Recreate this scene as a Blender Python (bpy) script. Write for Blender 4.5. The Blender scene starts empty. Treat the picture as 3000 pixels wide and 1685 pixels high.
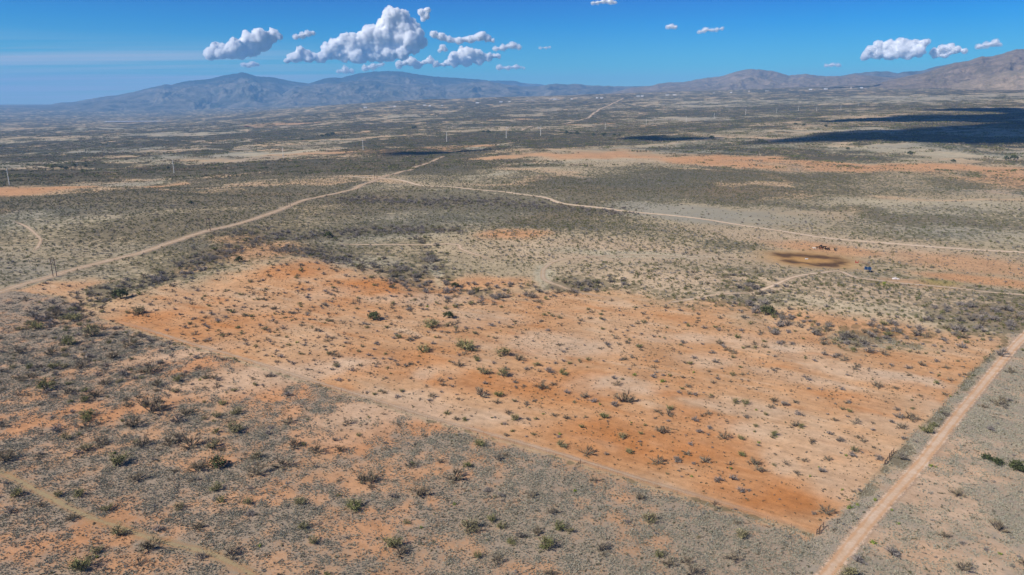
import bpy, bmesh, math, random
import numpy as np

SC = bpy.context.scene
COL = SC.collection
R = math.radians

# ------------------------------------------------------------------ camera
CAM_H = 110.0
PITCH = 15.2
cam_data = bpy.data.cameras.new('camera')
cam_data.sensor_width = 36.0
cam_data.lens = 24.0
cam_data.clip_start = 1.0
cam_data.clip_end = 150000.0
cam = bpy.data.objects.new('camera', cam_data)
cam.location = (0, 0, CAM_H)
cam.rotation_euler = (R(90 - PITCH), 0, 0)
COL.objects.link(cam)
SC.camera = cam

# ------------------------------------------------------------------ world, sun, exposure
SUN_ELEV = R(38)
SHADOW_AZ = R(62)            # shadows fall to the right and a little away from the camera
sh = (math.sin(SHADOW_AZ), math.cos(SHADOW_AZ))
SUN_TO = (-sh[0] * math.cos(SUN_ELEV), -sh[1] * math.cos(SUN_ELEV), math.sin(SUN_ELEV))

world = bpy.data.worlds.new('World')
SC.world = world
world.use_nodes = True
wt = world.node_tree
wt.nodes.clear()
w_out = wt.nodes.new('ShaderNodeOutputWorld')
w_bg = wt.nodes.new('ShaderNodeBackground')
w_bg.inputs['Strength'].default_value = 0.085
w_sky = wt.nodes.new('ShaderNodeTexSky')
w_sky.sky_type = 'NISHITA'
w_sky.sun_disc = False
w_sky.sun_elevation = SUN_ELEV
w_sky.sun_rotation = math.atan2(SUN_TO[0], SUN_TO[1])
w_sky.altitude = 1200
w_sky.air_density = 1.0
w_sky.dust_density = 0.15
w_sky.ozone_density = 2.5
# the deep desert blue: tint grows with elevation, the same all round
w_tc = wt.nodes.new('ShaderNodeTexCoord')
w_sep = wt.nodes.new('ShaderNodeSeparateXYZ')
wt.links.new(w_tc.outputs['Generated'], w_sep.inputs[0])
w_ramp = wt.nodes.new('ShaderNodeValToRGB')
cr = w_ramp.color_ramp
cr.elements[0].position = 0.0;  cr.elements[0].color = (0.46, 0.76, 0.90, 1)
cr.elements[1].position = 0.045; cr.elements[1].color = (0.14, 0.70, 0.92, 1)
e = cr.elements.new(0.10); e.color = (0.0, 0.50, 0.97, 1)
e = cr.elements.new(0.17); e.color = (0.0, 0.23, 0.86, 1)
e = cr.elements.new(0.40); e.color = (0.12, 0.34, 0.80, 1)
e = cr.elements.new(1.0); e.color = (0.26, 0.42, 0.78, 1)
wt.links.new(w_sep.outputs['Z'], w_ramp.inputs['Fac'])
w_mul = wt.nodes.new('ShaderNodeMix')
w_mul.data_type = 'RGBA'; w_mul.blend_type = 'MULTIPLY'
w_mul.inputs[0].default_value = 1.0
wt.links.new(w_sky.outputs[0], w_mul.inputs[6])
wt.links.new(w_ramp.outputs[0], w_mul.inputs[7])
# thin cirrus: streaks in a high layer, thicker towards the left
w_div = wt.nodes.new('ShaderNodeVectorMath'); w_div.operation = 'DIVIDE'
w_zz = wt.nodes.new('ShaderNodeCombineXYZ')
w_zc = wt.nodes.new('ShaderNodeMath'); w_zc.operation = 'ADD'; w_zc.inputs[1].default_value = 0.02
wt.links.new(w_sep.outputs['Z'], w_zc.inputs[0])
for k in range(3): wt.links.new(w_zc.outputs[0], w_zz.inputs[k])
wt.links.new(w_tc.outputs['Generated'], w_div.inputs[0]); wt.links.new(w_zz.outputs[0], w_div.inputs[1])
w_map = wt.nodes.new('ShaderNodeMapping'); w_map.inputs['Scale'].default_value = (0.10, 0.55, 1)
wt.links.new(w_div.outputs[0], w_map.inputs['Vector'])
w_n = wt.nodes.new('ShaderNodeTexNoise'); w_n.inputs['Scale'].default_value = 1.0; w_n.inputs['Detail'].default_value = 3; w_n.inputs['Roughness'].default_value = 0.55
wt.links.new(w_map.outputs[0], w_n.inputs['Vector'])
w_cr = wt.nodes.new('ShaderNodeValToRGB'); w_cr.color_ramp.elements[0].position = 0.38; w_cr.color_ramp.elements[1].position = 0.62
wt.links.new(w_n.outputs['Fac'], w_cr.inputs['Fac'])
w_az = wt.nodes.new('ShaderNodeMapRange'); w_az.inputs['From Min'].default_value = -0.10; w_az.inputs['From Max'].default_value = -0.42; w_az.interpolation_type = 'SMOOTHSTEP'
wt.links.new(w_sep.outputs['X'], w_az.inputs['Value'])
w_el = wt.nodes.new('ShaderNodeMapRange'); w_el.inputs['From Min'].default_value = 0.085; w_el.inputs['From Max'].default_value = 0.045; w_el.interpolation_type = 'SMOOTHSTEP'
wt.links.new(w_sep.outputs['Z'], w_el.inputs['Value'])
w_f1 = wt.nodes.new('ShaderNodeMath'); w_f1.operation = 'MULTIPLY'; wt.links.new(w_az.outputs[0], w_f1.inputs[0]); wt.links.new(w_el.outputs[0], w_f1.inputs[1])
w_f2 = wt.nodes.new('ShaderNodeMath'); w_f2.operation = 'MULTIPLY'; wt.links.new(w_f1.outputs[0], w_f2.inputs[0]); wt.links.new(w_cr.outputs[0], w_f2.inputs[1])
w_f3 = wt.nodes.new('ShaderNodeMath'); w_f3.operation = 'MULTIPLY'; w_f3.inputs[1].default_value = 1.0; wt.links.new(w_f2.outputs[0], w_f3.inputs[0])
w_mix = wt.nodes.new('ShaderNodeMix'); w_mix.data_type = 'RGBA'
wt.links.new(w_f3.outputs[0], w_mix.inputs[0]); wt.links.new(w_mul.outputs[2], w_mix.inputs[6]); w_mix.inputs[7].default_value = (4.3, 5.2, 6.2, 1)
wt.links.new(w_mix.outputs[2], w_bg.inputs['Color'])
wt.links.new(w_bg.outputs[0], w_out.inputs['Surface'])

sun_data = bpy.data.lights.new('sun', 'SUN')
sun_data.energy = 4.5
sun_data.angle = R(0.53)
sun_data.color = (1.0, 0.94, 0.86)
sun = bpy.data.objects.new('sun', sun_data)
sun.rotation_euler = (math.pi / 2 - SUN_ELEV, 0, math.atan2(SUN_TO[0], -SUN_TO[1]))
COL.objects.link(sun)

SC.view_settings.view_transform = 'Standard'
SC.view_settings.look = 'None'
SC.view_settings.gamma = 1.0
SC.view_settings.exposure = 0.42
SC.view_settings.use_curve_mapping = False
SC.render.engine = 'CYCLES'
cy = SC.cycles
cy.use_denoising = True
try:
    cy.denoiser = 'OPENIMAGEDENOISE'
    cy.denoising_input_passes = 'RGB_ALBEDO_NORMAL'
    cy.denoising_prefilter = 'ACCURATE'
except Exception:
    pass
cy.max_bounces = 16
cy.diffuse_bounces = 2
cy.glossy_bounces = 1
cy.transmission_bounces = 1
cy.volume_bounces = 16
cy.transparent_max_bounces = 16
cy.use_adaptive_sampling = False
cy.sample_clamp_indirect = 4.0

# ------------------------------------------------------------------ noise
def _hash(ix, iy, seed):
    h = (ix.astype(np.uint32) * np.uint32(374761393) + iy.astype(np.uint32) * np.uint32(668265263)
         + np.uint32((seed * 2246822519 + 3266489917) & 0xFFFFFFFF))
    h = (h ^ (h >> np.uint32(13))) * np.uint32(1274126177)
    h = h ^ (h >> np.uint32(16))
    return h

_CT = np.cos(np.arange(1024) * 2 * math.pi / 1024); _ST = np.sin(np.arange(1024) * 2 * math.pi / 1024)
def perlin(x, y, seed=0):
    x = np.asarray(x, dtype=np.float64); y = np.asarray(y, dtype=np.float64)
    xi = np.floor(x).astype(np.int64); yi = np.floor(y).astype(np.int64)
    xf = x - xi; yf = y - yi
    u = xf * xf * xf * (xf * (xf * 6 - 15) + 10)
    v = yf * yf * yf * (yf * (yf * 6 - 15) + 10)
    def g(dx, dy):
        a = _hash(xi + dx, yi + dy, seed) >> np.uint32(22)
        return _CT[a] * (xf - dx) + _ST[a] * (yf - dy)
    n = (g(0, 0) * (1 - u) + g(1, 0) * u) * (1 - v) + (g(0, 1) * (1 - u) + g(1, 1) * u) * v
    return n * 1.5

def fbm(x, y, seed=0, octv=4, gain=0.5):
    s = 0; a = 1.0; t = 0
    for o in range(octv):
        s = s + a * perlin(x * 2.03 ** o, y * 2.03 ** o, seed + 17 * o)
        t += a; a *= gain
    return s / t

def ridged(x, y, seed=0, octv=4, gain=0.5):
    s = 0; a = 1.0; t = 0
    for o in range(octv):
        s = s + a * (1 - 2 * np.abs(perlin(x * 2.1 ** o, y * 2.1 ** o, seed + 31 * o)))
        t += a; a *= gain
    return s / t

def sstep(a, b, x):
    t = np.clip((x - a) / (b - a), 0, 1)
    return t * t * (3 - 2 * t)

# ------------------------------------------------------------------ picture <-> place
F = 2000.0
CP, SP = math.cos(R(PITCH)), math.sin(R(PITCH))
def ray(px, py):
    X = (np.asarray(px, float) - 1500.0) / F
    Y = (842.5 - np.asarray(py, float)) / F
    return X, CP + SP * Y, -SP + CP * Y          # world dx, dy, dz per metre of depth

def flat(px, py):
    dx, dy, dz = ray(px, py)
    d = CAM_H / -dz
    return float(d * dx), float(d * dy)

def project(x, y, z):
    zz = z - CAM_H
    depth = y * CP - zz * SP
    up = y * SP + zz * CP
    return 1500 + F * x / depth, 842.5 - F * up / depth

# knolls and washes of the near country
KNOLLS = [(flat(1700, 712), 150, 70, 7.0), (flat(1930, 812), 85, 40, 5.0), (flat(2650, 880), 110, 60, 4.0),
          (flat(1000, 800), 90, 40, 3.0), (flat(1480, 575), 160, 120, 5.0), (flat(500, 640), 190, 120, 5.0),
          (flat(760, 770), 70, 40, 3.0), (flat(1150, 1010), 70, 40, 1.5), (flat(2300, 1150), 60, 40, 1.5)]
WASH_PX = [
    ([(150, 935), (330, 852), (560, 795), (700, 730), (850, 690)], 14, 1.2),
    ([(820, 735), (1000, 772), (1160, 806), (1250, 842), (1480, 864), (1620, 858), (1780, 838)], 12, 1.4),
    ([(1235, 715), (1268, 760), (1270, 800), (1285, 835)], 7, .6),
    ([(2190, 850), (2240, 915), (2330, 962), (2470, 1003), (2620, 985), (2800, 975), (2960, 930)], 14, 1.0),
    ([(720, 690), (900, 700), (1100, 690), (1300, 690)], 16, 1.2),
    ([(1050, 592), (1250, 605), (1500, 606), (1800, 622)], 24, 1.5),
    ([(2200, 840), (2195, 890), (2300, 1000), (2380, 1090), (2480, 1120)], 6, .5),
]
WASHES = [([flat(*p) for p in pts], w, d) for pts, w, d in WASH_PX]

def seg_dist(x, y, pts):
    best = None
    for (ax, ay), (bx, by) in zip(pts[:-1], pts[1:]):
        vx, vy = bx - ax, by - ay
        t = np.clip(((x - ax) * vx + (y - ay) * vy) / (vx * vx + vy * vy + 1e-9), 0, 1)
        d = np.hypot(x - ax - t * vx, y - ay - t * vy)
        best = d if best is None else np.minimum(best, d)
    return best

def H(x, y):
    x = np.asarray(x, float); y = np.asarray(y, float)
    r = np.hypot(x, y)
    xs = np.where(x > 0, 9000 * np.tanh(np.maximum(x, 0) / 9000), -2600 * (1 - np.exp(np.minimum(x, 0) / 2600)))
    yy = np.maximum(y, 1.0)
    rise = 0.003 * np.minimum(yy, 9000) + 0.034 * np.clip(np.log1p(np.exp(np.clip((np.minimum(yy, 7000) - 3200) / 500, -30, 30))) * 500, 0, 3800)
    z = sstep(500, 2200, y) * 0.0345 * xs + sstep(-0.55, -0.1, x / yy) * rise * sstep(200, 1500, y)
    z = z + sstep(9000, 18000, r) * 120 * (1 - sstep(-0.5, -0.15, x / yy))
    z = z + 0.55 * perlin(x / 55, y / 55, 3) + 0.9 * perlin(x / 150, y / 150, 5)
    left = 1 - 0.55 * sstep(-0.2, 0.25, x / yy)
    m = sstep(380, 1000, r)
    z = z + m * left * (4.5 * perlin(x / 310 + 3, y / 260, 11) + 3.0 * ridged(x / 230, y / 170, 13, 3))
    f = sstep(1300, 3500, r)
    z = z + f * left * (13 * ridged(x / 900, y / 800, 19, 4) + 7 * fbm(x / 400, y / 400, 23, 3))
    g = sstep(7000, 14000, r)
    z = z + g * 25 * fbm(x / 3000, y / 3000, 29, 3)
    near = (r < 1600)
    if np.any(near):
        xn = x[near] if x.ndim else x; yn = y[near] if y.ndim else y
        dz = np.zeros_like(xn)
        for (kx, ky), sx, sy, h in KNOLLS:
            dz = dz + h * np.exp(-((xn - kx) / sx) ** 2 - ((yn - ky) / sy) ** 2)
        for pts, w, d in WASHES:
            dd = seg_dist(xn, yn, pts)
            dz = dz - d * np.exp(-(dd / w) ** 2)
        if x.ndim:
            z[near] += dz
        else:
            z = z + dz
    return z

# the ground grid: fine inside the view, reaching past the horizon all round
az = np.concatenate([np.linspace(-math.pi, -0.86, 46)[:-1], np.linspace(-0.86, 0.86, 640), np.linspace(0.86, math.pi, 46)[1:]])
rr = [2.0, 40.0, 80.0, 110.0]
while rr[-1] < 24500:
    rr.append(rr[-1] * 1.0066)
rr = np.array(rr)
AZ, RR = np.meshgrid(az, rr)
gx = (RR * np.sin(AZ)).ravel(); gy = (RR * np.cos(AZ)).ravel()
gz = H(gx, gy)
nr, na = RR.shape
LR = np.log(rr); _IA = np.arange(na); _IR = np.arange(nr)
def look(field, x, y):
    """a ground channel read at world points"""
    a = np.arctan2(x, y); ia = np.interp(a, az, _IA); ir = np.interp(np.log(np.hypot(x, y)), LR, _IR)
    g = field.reshape(nr, na)
    a0 = np.clip(ia.astype(int), 0, na - 2); r0 = np.clip(ir.astype(int), 0, nr - 2); fa = ia - a0; fr = ir - r0
    return (g[r0, a0] * (1 - fa) + g[r0, a0 + 1] * fa) * (1 - fr) + (g[r0 + 1, a0] * (1 - fa) + g[r0 + 1, a0 + 1] * fa) * fr
def Hq(x, y): return look(gz, x, y)

_G = np.geomspace(60, 24400, 1500)
def at(px, py):
    """world point on the terrain seen at a photo pixel"""
    dx, dy, dz = ray(px, py)
    g = CAM_H + _G * dz - Hq(_G * dx, _G * dy)
    k = np.argmax(g < 0) if np.any(g < 0) else len(_G) - 1
    if k == 0: k = 1
    t = g[k - 1] / (g[k - 1] - g[k]) if g[k] < 0 else 1.0
    d = _G[k - 1] + t * (_G[k] - _G[k - 1])
    x, y = float(d * dx), float(d * dy)
    return x, y, hz(x, y)

def hz(x, y):
    return float(Hq(np.array([x]), np.array([y]))[0])

# ------------------------------------------------------------------ building helpers
def new_mesh(name, verts, faces, smooth=False):
    me = bpy.data.meshes.new(name)
    verts = np.asarray(verts, dtype=np.float32)
    if isinstance(faces, np.ndarray):
        n = faces.shape[1]
        me.vertices.add(len(verts)); me.vertices.foreach_set('co', verts.ravel())
        me.loops.add(faces.size); me.loops.foreach_set('vertex_index', faces.ravel().astype(np.int32))
        me.polygons.add(len(faces))
        me.polygons.foreach_set('loop_start', np.arange(0, faces.size, n, dtype=np.int32))
        me.update(calc_edges=True); me.validate()
    else:
        me.from_pydata([tuple(map(float, v)) for v in verts], [], faces)
        me.update()
    if smooth:
        me.polygons.foreach_set('use_smooth', np.ones(len(me.polygons), dtype=bool))
    return me

def obj(name, me, mat=None, parent=None, loc=None):
    o = bpy.data.objects.new(name, me)
    COL.objects.link(o)
    if mat is not None and me is not None and len(me.materials) == 0:
        me.materials.append(mat)
    if parent is not None: o.parent = parent
    if loc is not None: o.location = loc
    return o

def tag(o, label=None, cat=None, group=None, kind=None):
    if label: o['label'] = label
    if cat: o['category'] = cat
    if group: o['group'] = group
    if kind: o['kind'] = kind
    return o

def empty(name, loc, rz=0):
    o = bpy.data.objects.new(name, None)
    o.empty_display_size = 0.1
    o.location = loc; o.rotation_euler = (0, 0, rz)
    COL.objects.link(o)
    return o

class MB:
    """collects simple solids into one mesh"""
    def __init__(s): s.v = []; s.f = []
    def add(s, vs, fs):
        b = len(s.v); s.v += [tuple(v) for v in vs]; s.f += [tuple(i + b for i in q) for q in fs]
    def box(s, c, d, rz=0, rx=0):
        cx, cy_, cz = c; hx, hy, hz_ = d[0] / 2, d[1] / 2, d[2] / 2
        vs = []
        for sx, sy, sz in ((-1,-1,-1),(1,-1,-1),(1,1,-1),(-1,1,-1),(-1,-1,1),(1,-1,1),(1,1,1),(-1,1,1)):
            x, y, z = sx * hx, sy * hy, sz * hz_
            y, z = y * math.cos(rx) - z * math.sin(rx), y * math.sin(rx) + z * math.cos(rx)
            x, y = x * math.cos(rz) - y * math.sin(rz), x * math.sin(rz) + y * math.cos(rz)
            vs.append((cx + x, cy_ + y, cz + z))
        s.add(vs, [(0,3,2,1),(4,5,6,7),(0,1,5,4),(1,2,6,5),(2,3,7,6),(3,0,4,7)])
    def tube(s, p0, p1, r0, r1, n=6):
        p0 = np.array(p0, float); p1 = np.array(p1, float)
        d = p1 - p0; L = np.linalg.norm(d); d = d / max(L, 1e-9)
        a = np.cross(d, (0, 0, 1) if abs(d[2]) < 0.9 else (1, 0, 0)); a /= np.linalg.norm(a); b = np.cross(d, a)
        vs = []
        for p, r in ((p0, r0), (p1, r1)):
            for k in range(n):
                t = 2 * math.pi * k / n
                vs.append(p + r * (math.cos(t) * a + math.sin(t) * b))
        fs = [(k, (k + 1) % n, n + (k + 1) % n, n + k) for k in range(n)]
        fs += [tuple(range(n - 1, -1, -1)), tuple(range(n, 2 * n))]
        s.add(vs, fs)
    def build(s, name, mat=None, parent=None, smooth=False):
        return obj(name, new_mesh(name, s.v, s.f, smooth), mat, parent)
    def mesh(s, name, mat=None):
        me = new_mesh(name, s.v, s.f)
        if mat: me.materials.append(mat)
        return me

def nodes(name):
    m = bpy.data.materials.new(name); m.use_nodes = True
    t = m.node_tree; t.nodes.clear()
    out = t.nodes.new('ShaderNodeOutputMaterial')
    return m, t, out

def principled(t, out, rough=0.9, spec=0.1):
    b = t.nodes.new('ShaderNodeBsdfPrincipled')
    b.inputs['Roughness'].default_value = rough
    b.inputs['Specular IOR Level'].default_value = spec
    t.links.new(b.outputs[0], out.inputs['Surface'])
    return b

def noise_node(t, vec, scale, detail=3, rough=0.55):
    n = t.nodes.new('ShaderNodeTexNoise')
    n.inputs['Scale'].default_value = scale
    n.inputs['Detail'].default_value = detail
    n.inputs['Roughness'].default_value = rough
    if vec is not None: t.links.new(vec, n.inputs['Vector'])
    return n.outputs['Fac']

def ramp(t, fac, *stops):
    r = t.nodes.new('ShaderNodeValToRGB')
    e = r.color_ramp.elements
    while len(e) < len(stops): e.new(0.5)
    for k, (p, c) in enumerate(stops):
        e[k].position = p
        e[k].color = (c, c, c, 1) if not isinstance(c, (tuple, list)) else (*c, 1)
    t.links.new(fac, r.inputs['Fac'])
    return r.outputs['Color']

def mix(t, fac, a, b, mode='MIX'):
    n = t.nodes.new('ShaderNodeMix'); n.data_type = 'RGBA'; n.blend_type = mode
    for sock, val in ((n.inputs[0], fac), (n.inputs[6], a), (n.inputs[7], b)):
        if isinstance(val, (int, float)): sock.default_value = val
        elif isinstance(val, (tuple, list)): sock.default_value = (*val, 1)
        else: t.links.new(val, sock)
    return n.outputs[2]

def math_node(t, op, a, b=None, c=None, clamp=False):
    n = t.nodes.new('ShaderNodeMath'); n.operation = op; n.use_clamp = clamp
    for k, val in enumerate((a, b, c)):
        if val is None: continue
        if isinstance(val, (int, float)): n.inputs[k].default_value = val
        else: t.links.new(val, n.inputs[k])
    return n.outputs[0]

def simple_mat(name, col, rough=0.8, metal=0.0, var=0.15, scale=3.0, spec=0.3):
    """procedural paint/wood/metal with a little mottling"""
    m, t, out = nodes(name)
    b = principled(t, out, rough, spec)
    b.inputs['Metallic'].default_value = metal
    tc = t.nodes.new('ShaderNodeTexCoord')
    f = noise_node(t, tc.outputs['Object'], scale, 4)
    c = mix(t, f, tuple(v * (1 - var) for v in col), tuple(min(1, v * (1 + var)) for v in col))
    t.links.new(c, b.inputs['Base Color'])
    return m

def position(t):
    g = t.nodes.new('ShaderNodeNewGeometry')
    return g.outputs['Position']

def attr(t, name):
    a = t.nodes.new('ShaderNodeAttribute'); a.attribute_name = name
    return a

# ------------------------------------------------------------------ soils and cover, traced on the ground
def wpts(pts):
    return [at(px, py)[:2] for px, py in pts]

def poly_sd(x, y, pts):
    """signed distance in metres, positive inside"""
    d = seg_dist(x, y, pts + [pts[0]])
    inside = np.zeros(x.shape, bool)
    n = len(pts)
    for i in range(n):
        ax, ay = pts[i]; bx, by = pts[(i + 1) % n]
        c = ((ay > y) != (by > y)) & (x < (bx - ax) * (y - ay) / (by - ay + 1e-12) + ax)
        inside ^= c
    return np.where(inside, d, -d)

# the fence sides are sharp, the upper side fades into the wash
FIELD = wpts([(62, 852), (180, 868), (288, 932), (1000, 1149), (1700, 1358), (2400, 1568), (2450, 1535), (2591, 1361),
              (2760, 1193), (2846, 1090), (2895, 1046), (3000, 930), (2500, 780), (1800, 720), (1000, 640), (600, 700), (180, 815), (120, 828)])
FIELD_TOP = wpts([(-200, 1500), (2600, 1800), (3300, 1200), (2960, 1010), (2800, 1000), (2640, 1022), (2500, 1035), (2400, 985), (2290, 945), (2150, 915), (1990, 905), (1850, 878),
              (1650, 872), (1450, 872), (1250, 848), (1100, 812), (980, 784), (900, 765), (800, 772), (700, 806), (560, 836), (450, 858), (380, 888), (320, 915), (280, 925), (210, 880), (190, 838), (120, 828), (0, 850)])
FGRASS = wpts([(60, 853), (180, 872), (286, 936), (1000, 1153), (1700, 1363), (2398, 1575), (2350, 1685), (2200, 1900),
               (1500, 2000), (0, 2000), (-900, 1900), (-900, 1300), (-500, 850)])
ROADSIDE = wpts([(2400, 1572), (2455, 1537), (2597, 1361), (2766, 1193), (2852, 1090), (2905, 1046), (2975, 985), (3400, 930),
                 (3700, 1300), (3700, 1950), (2300, 1950), (2330, 1700)])
KNOLL_ZONES = [wpts(p) for p in (
    [(1600, 800), (1750, 768), (2050, 772), (2320, 800), (2230, 850), (2020, 872), (1800, 852), (1650, 835)],
    [(1360, 740), (1380, 700), (1500, 650), (1650, 610), (1850, 640), (2100, 690), (2290, 740), (2000, 742), (1700, 745), (1560, 775), (1440, 765)],
    [(2250, 850), (2420, 805), (2600, 832), (2850, 850), (3100, 880), (3300, 960), (2960, 960), (2700, 930), (2420, 935), (2290, 900)],
    [(2070, 850), (2190, 850), (2200, 930), (2100, 930), (1980, 890)])]
POND_A = wpts([(2292, 748), (2340, 747), (2400, 752), (2440, 757)])
POND_B = wpts([(2300, 764), (2345, 770), (2400, 777), (2440, 776), (2468, 768)])
POND_C = at(2372, 762)

# oriented soft patches: (px, py, rx, ry, channel, strength)
PATCH_PX = [
    # --- far country
    (330, 440, 350, 6, 'pale', .9), (760, 452, 320, 7, 'pale', .9), (900, 450, 170, 6, 'orange', .7),
    (90, 566, 140, 14, 'orange', .9), (330, 538, 90, 6, 'pale', .8), (470, 546, 60, 4, 'orange', 1.0),
    (120, 625, 190, 20, 'pale', .7), (330, 628, 170, 14, 'pale', .5), (640, 487, 60, 6, 'orange', .5),
    (60, 480, 120, 8, 'pale', .6), (380, 478, 160, 5, 'pale', .5), (200, 408, 200, 4, 'pale', .6),
    (520, 386, 160, 4, 'pale', .7), (820, 366, 160, 3, 'orange', .6), (1000, 385, 160, 4, 'pale', .5),
    (1250, 345, 300, 3, 'pale', .5), (300, 376, 140, 2.5, 'pale', .8), (1000, 392, 120, 4, 'orange', .5),
    (1700, 455, 230, 10, 'orange', .8), (2150, 468, 280, 14, 'orange', .9), (2650, 495, 380, 18, 'orange', .9),
    (2980, 520, 180, 14, 'orange', .8), (1290, 436, 120, 7, 'orange', .9), (1110, 443, 100, 7, 'orange', .7),
    (1450, 350, 42, 2.5, 'orange', 1.0), (1720, 366, 40, 2, 'orange', .8), (1460, 425, 24, 6, 'pale', .9),
    (2250, 300, 350, 8, 'pale', .6), (2700, 290, 420, 12, 'pale', .8), (2100, 345, 250, 8, 'pale', .4),
    (2500, 380, 350, 8, 'pale', .6), (2700, 440, 420, 18, 'pale', .7), (2100, 430, 300, 10, 'pale', .5),
    (1700, 470, 160, 8, 'pale', .5), (2000, 625, 260, 22, 'pale', .8), (1900, 575, 200, 14, 'pale', .5),
    (2700, 610, 260, 16, 'pale', .5), (2900, 690, 220, 22, 'pale', .5), (1430, 515, 60, 5, 'pale', .9), (1270, 486, 50, 3, 'pale', .9),
    (1400, 575, 230, 22, 'pale', .55), (1300, 640, 200, 26, 'pale', .55), (1150, 690, 200, 14, 'pale', .4),
    (1060, 620, 130, 14, 'brush', .6), (1250, 600, 300, 10, 'brush', .7), (1650, 540, 160, 10, 'brush', .5),
    (2450, 620, 280, 12, 'brush', .7), (2200, 560, 300, 14, 'brush', .5), (1500, 480, 260, 10, 'brush', .5),
    (500, 590, 320, 24, 'brush', .9), (700, 520, 400, 26, 'brush', .95), (350, 500, 320, 14, 'brush', .9), (1150, 570, 200, 22, 'brush', .6), (600, 640, 260, 20, 'brush', .7),
    (300, 690, 260, 30, 'brush', .5), (1250, 440, 160, 6, 'brush', .5), (500, 410, 400, 12, 'brush', .6),
    (1600, 400, 400, 14, 'brush', .6), (2150, 330, 280, 8, 'brush', .5), (480, 700, 90, 30, 'brush', .5),
    # --- orange flats beyond the wash
    (1500, 684, 110, 14, 'orange', .9), (1400, 830, 170, 22, 'orange', .9), (1640, 868, 160, 16, 'orange', .8),
    (2420, 728, 170, 14, 'orange', .8), (2850, 775, 230, 26, 'orange', .7), (2880, 822, 190, 14, 'orange', 1.0),
    (2500, 905, 420, 26, 'pale', .5), (2560, 955, 330, 36, 'orange', .9), (2750, 1000, 200, 24, 'orange', .7), (2150, 900, 160, 18, 'orange', .6), (2700, 830, 100, 9, 'orange', .6),
    (2740, 828, 50, 10, 'straw', .9), (2590, 833, 40, 5, 'straw', .7), (770, 735, 130, 26, 'orange', .8), (700, 700, 70, 14, 'orange', .6), (1050, 772, 120, 14, 'pale', .8), (2100, 830, 500, 40, 'tan', .9), (2600, 880, 420, 60, 'tan', .9), (1800, 740, 450, 36, 'tan', .8), (2500, 720, 500, 30, 'tan', .7),
    (180, 842, 120, 12, 'orange', .9), (560, 790, 60, 12, 'orange', .4), (1840, 745, 260, 9, 'pale', .8),
    (1595, 805, 28, 30, 'pale', .9), (1270, 790, 14, 34, 'pale', 1.0), (2245, 950, 16, 60, 'pale', .7),
    # --- the bare field: deep orange bands and pale wash-outs
    (1180, 838, 240, 20, 'deep', .9), (880, 790, 130, 22, 'deep', .7), (400, 945, 160, 22, 'deep', .6),
    (620, 960, 240, 40, 'deep', .4), (1120, 1060, 280, 36, 'deep', .6), (1550, 1130, 300, 40, 'deep', .7),
    (1880, 1290, 330, 60, 'deep', .85), (2250, 1440, 230, 60, 'deep', .8), (2040, 1230, 160, 30, 'deep', .6),
    (2500, 1180, 150, 30, 'deep', .3), (2700, 1140, 130, 26, 'deep', .35), (2430, 1000, 120, 16, 'deep', .4),
    (1230, 875, 160, 16, 'fpale', .7), (950, 860, 100, 14, 'fpale', .4), (1640, 1010, 200, 30, 'fpale', .7),
    (1800, 1130, 140, 22, 'fpale', .8), (1330, 1240, 220, 30, 'fpale', .7), (900, 1090, 230, 26, 'fpale', .9),
    (1150, 1160, 150, 24, 'fpale', .8), (2180, 1190, 160, 26, 'fpale', .8), (2440, 1060, 150, 14, 'fpale', .6),
    (2650, 1106, 110, 12, 'fpale', .9), (2330, 1290, 200, 40, 'fpale', .6), (2480, 1400, 110, 60, 'fpale', .6),
    (2290, 1350, 90, 22, 'fpale', .5), (1250, 1090, 60, 12, 'fpale', .6), (2080, 1060, 120, 20, 'fpale', .5),
    (2000, 990, 150, 16, 'fpale', .6), (2250, 1010, 160, 18, 'fpale', .7), (2540, 1090, 170, 20, 'fpale', .7), (2350, 1110, 140, 18, 'fpale', .6), (2700, 1180, 60, 26, 'fpale', .6), (1420, 940, 160, 16, 'fpale', .4), (740, 900, 120, 14, 'fpale', .3), (2600, 1250, 110, 30, 'fpale', .5),
    # --- gaps and thicker places in the foreground grass
    (150, 1560, 260, 60, 'bareg', .45), (80, 1240, 200, 30, 'bareg', .4), (420, 1190, 220, 34, 'bareg', .35), (1050, 1560, 200, 70, 'bareg', .35),
    (1000, 1290, 200, 40, 'bareg', .55), (700, 1330, 150, 24, 'bareg', .35), (900, 1440, 180, 26, 'bareg', .3),
    (830, 1140, 200, 26, 'bareg', .5), (620, 1060, 130, 16, 'bareg', .4), (1260, 1250, 130, 24, 'bareg', .6),
    (780, 1105, 280, 32, 'gpale', .95), (1120, 1215, 230, 32, 'gpale', .95), (540, 1035, 170, 18, 'gpale', .8), (1000, 1270, 160, 26, 'gpale', .5), (2780, 1480, 170, 100, 'bareg', .7), (2650, 1600, 120, 70, 'bareg', .5), (2880, 1330, 80, 40, 'bareg', .4),
    (1700, 1560, 360, 110, 'thick', .6), (1500, 1430, 250, 50, 'thick', .4), (450, 1420, 260, 50, 'thick', .5),
    (2200, 1600, 260, 70, 'thick', .8), (250, 1020, 260, 60, 'thick', .5), (500, 1640, 300, 60, 'thick', .3),
    (2900, 1190, 90, 90, 'thick', .5), (130, 890, 200, 40, 'thick', .6), (2680, 1330, 40, 30, 'thick', .3),
]
PATCHES = []
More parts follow.
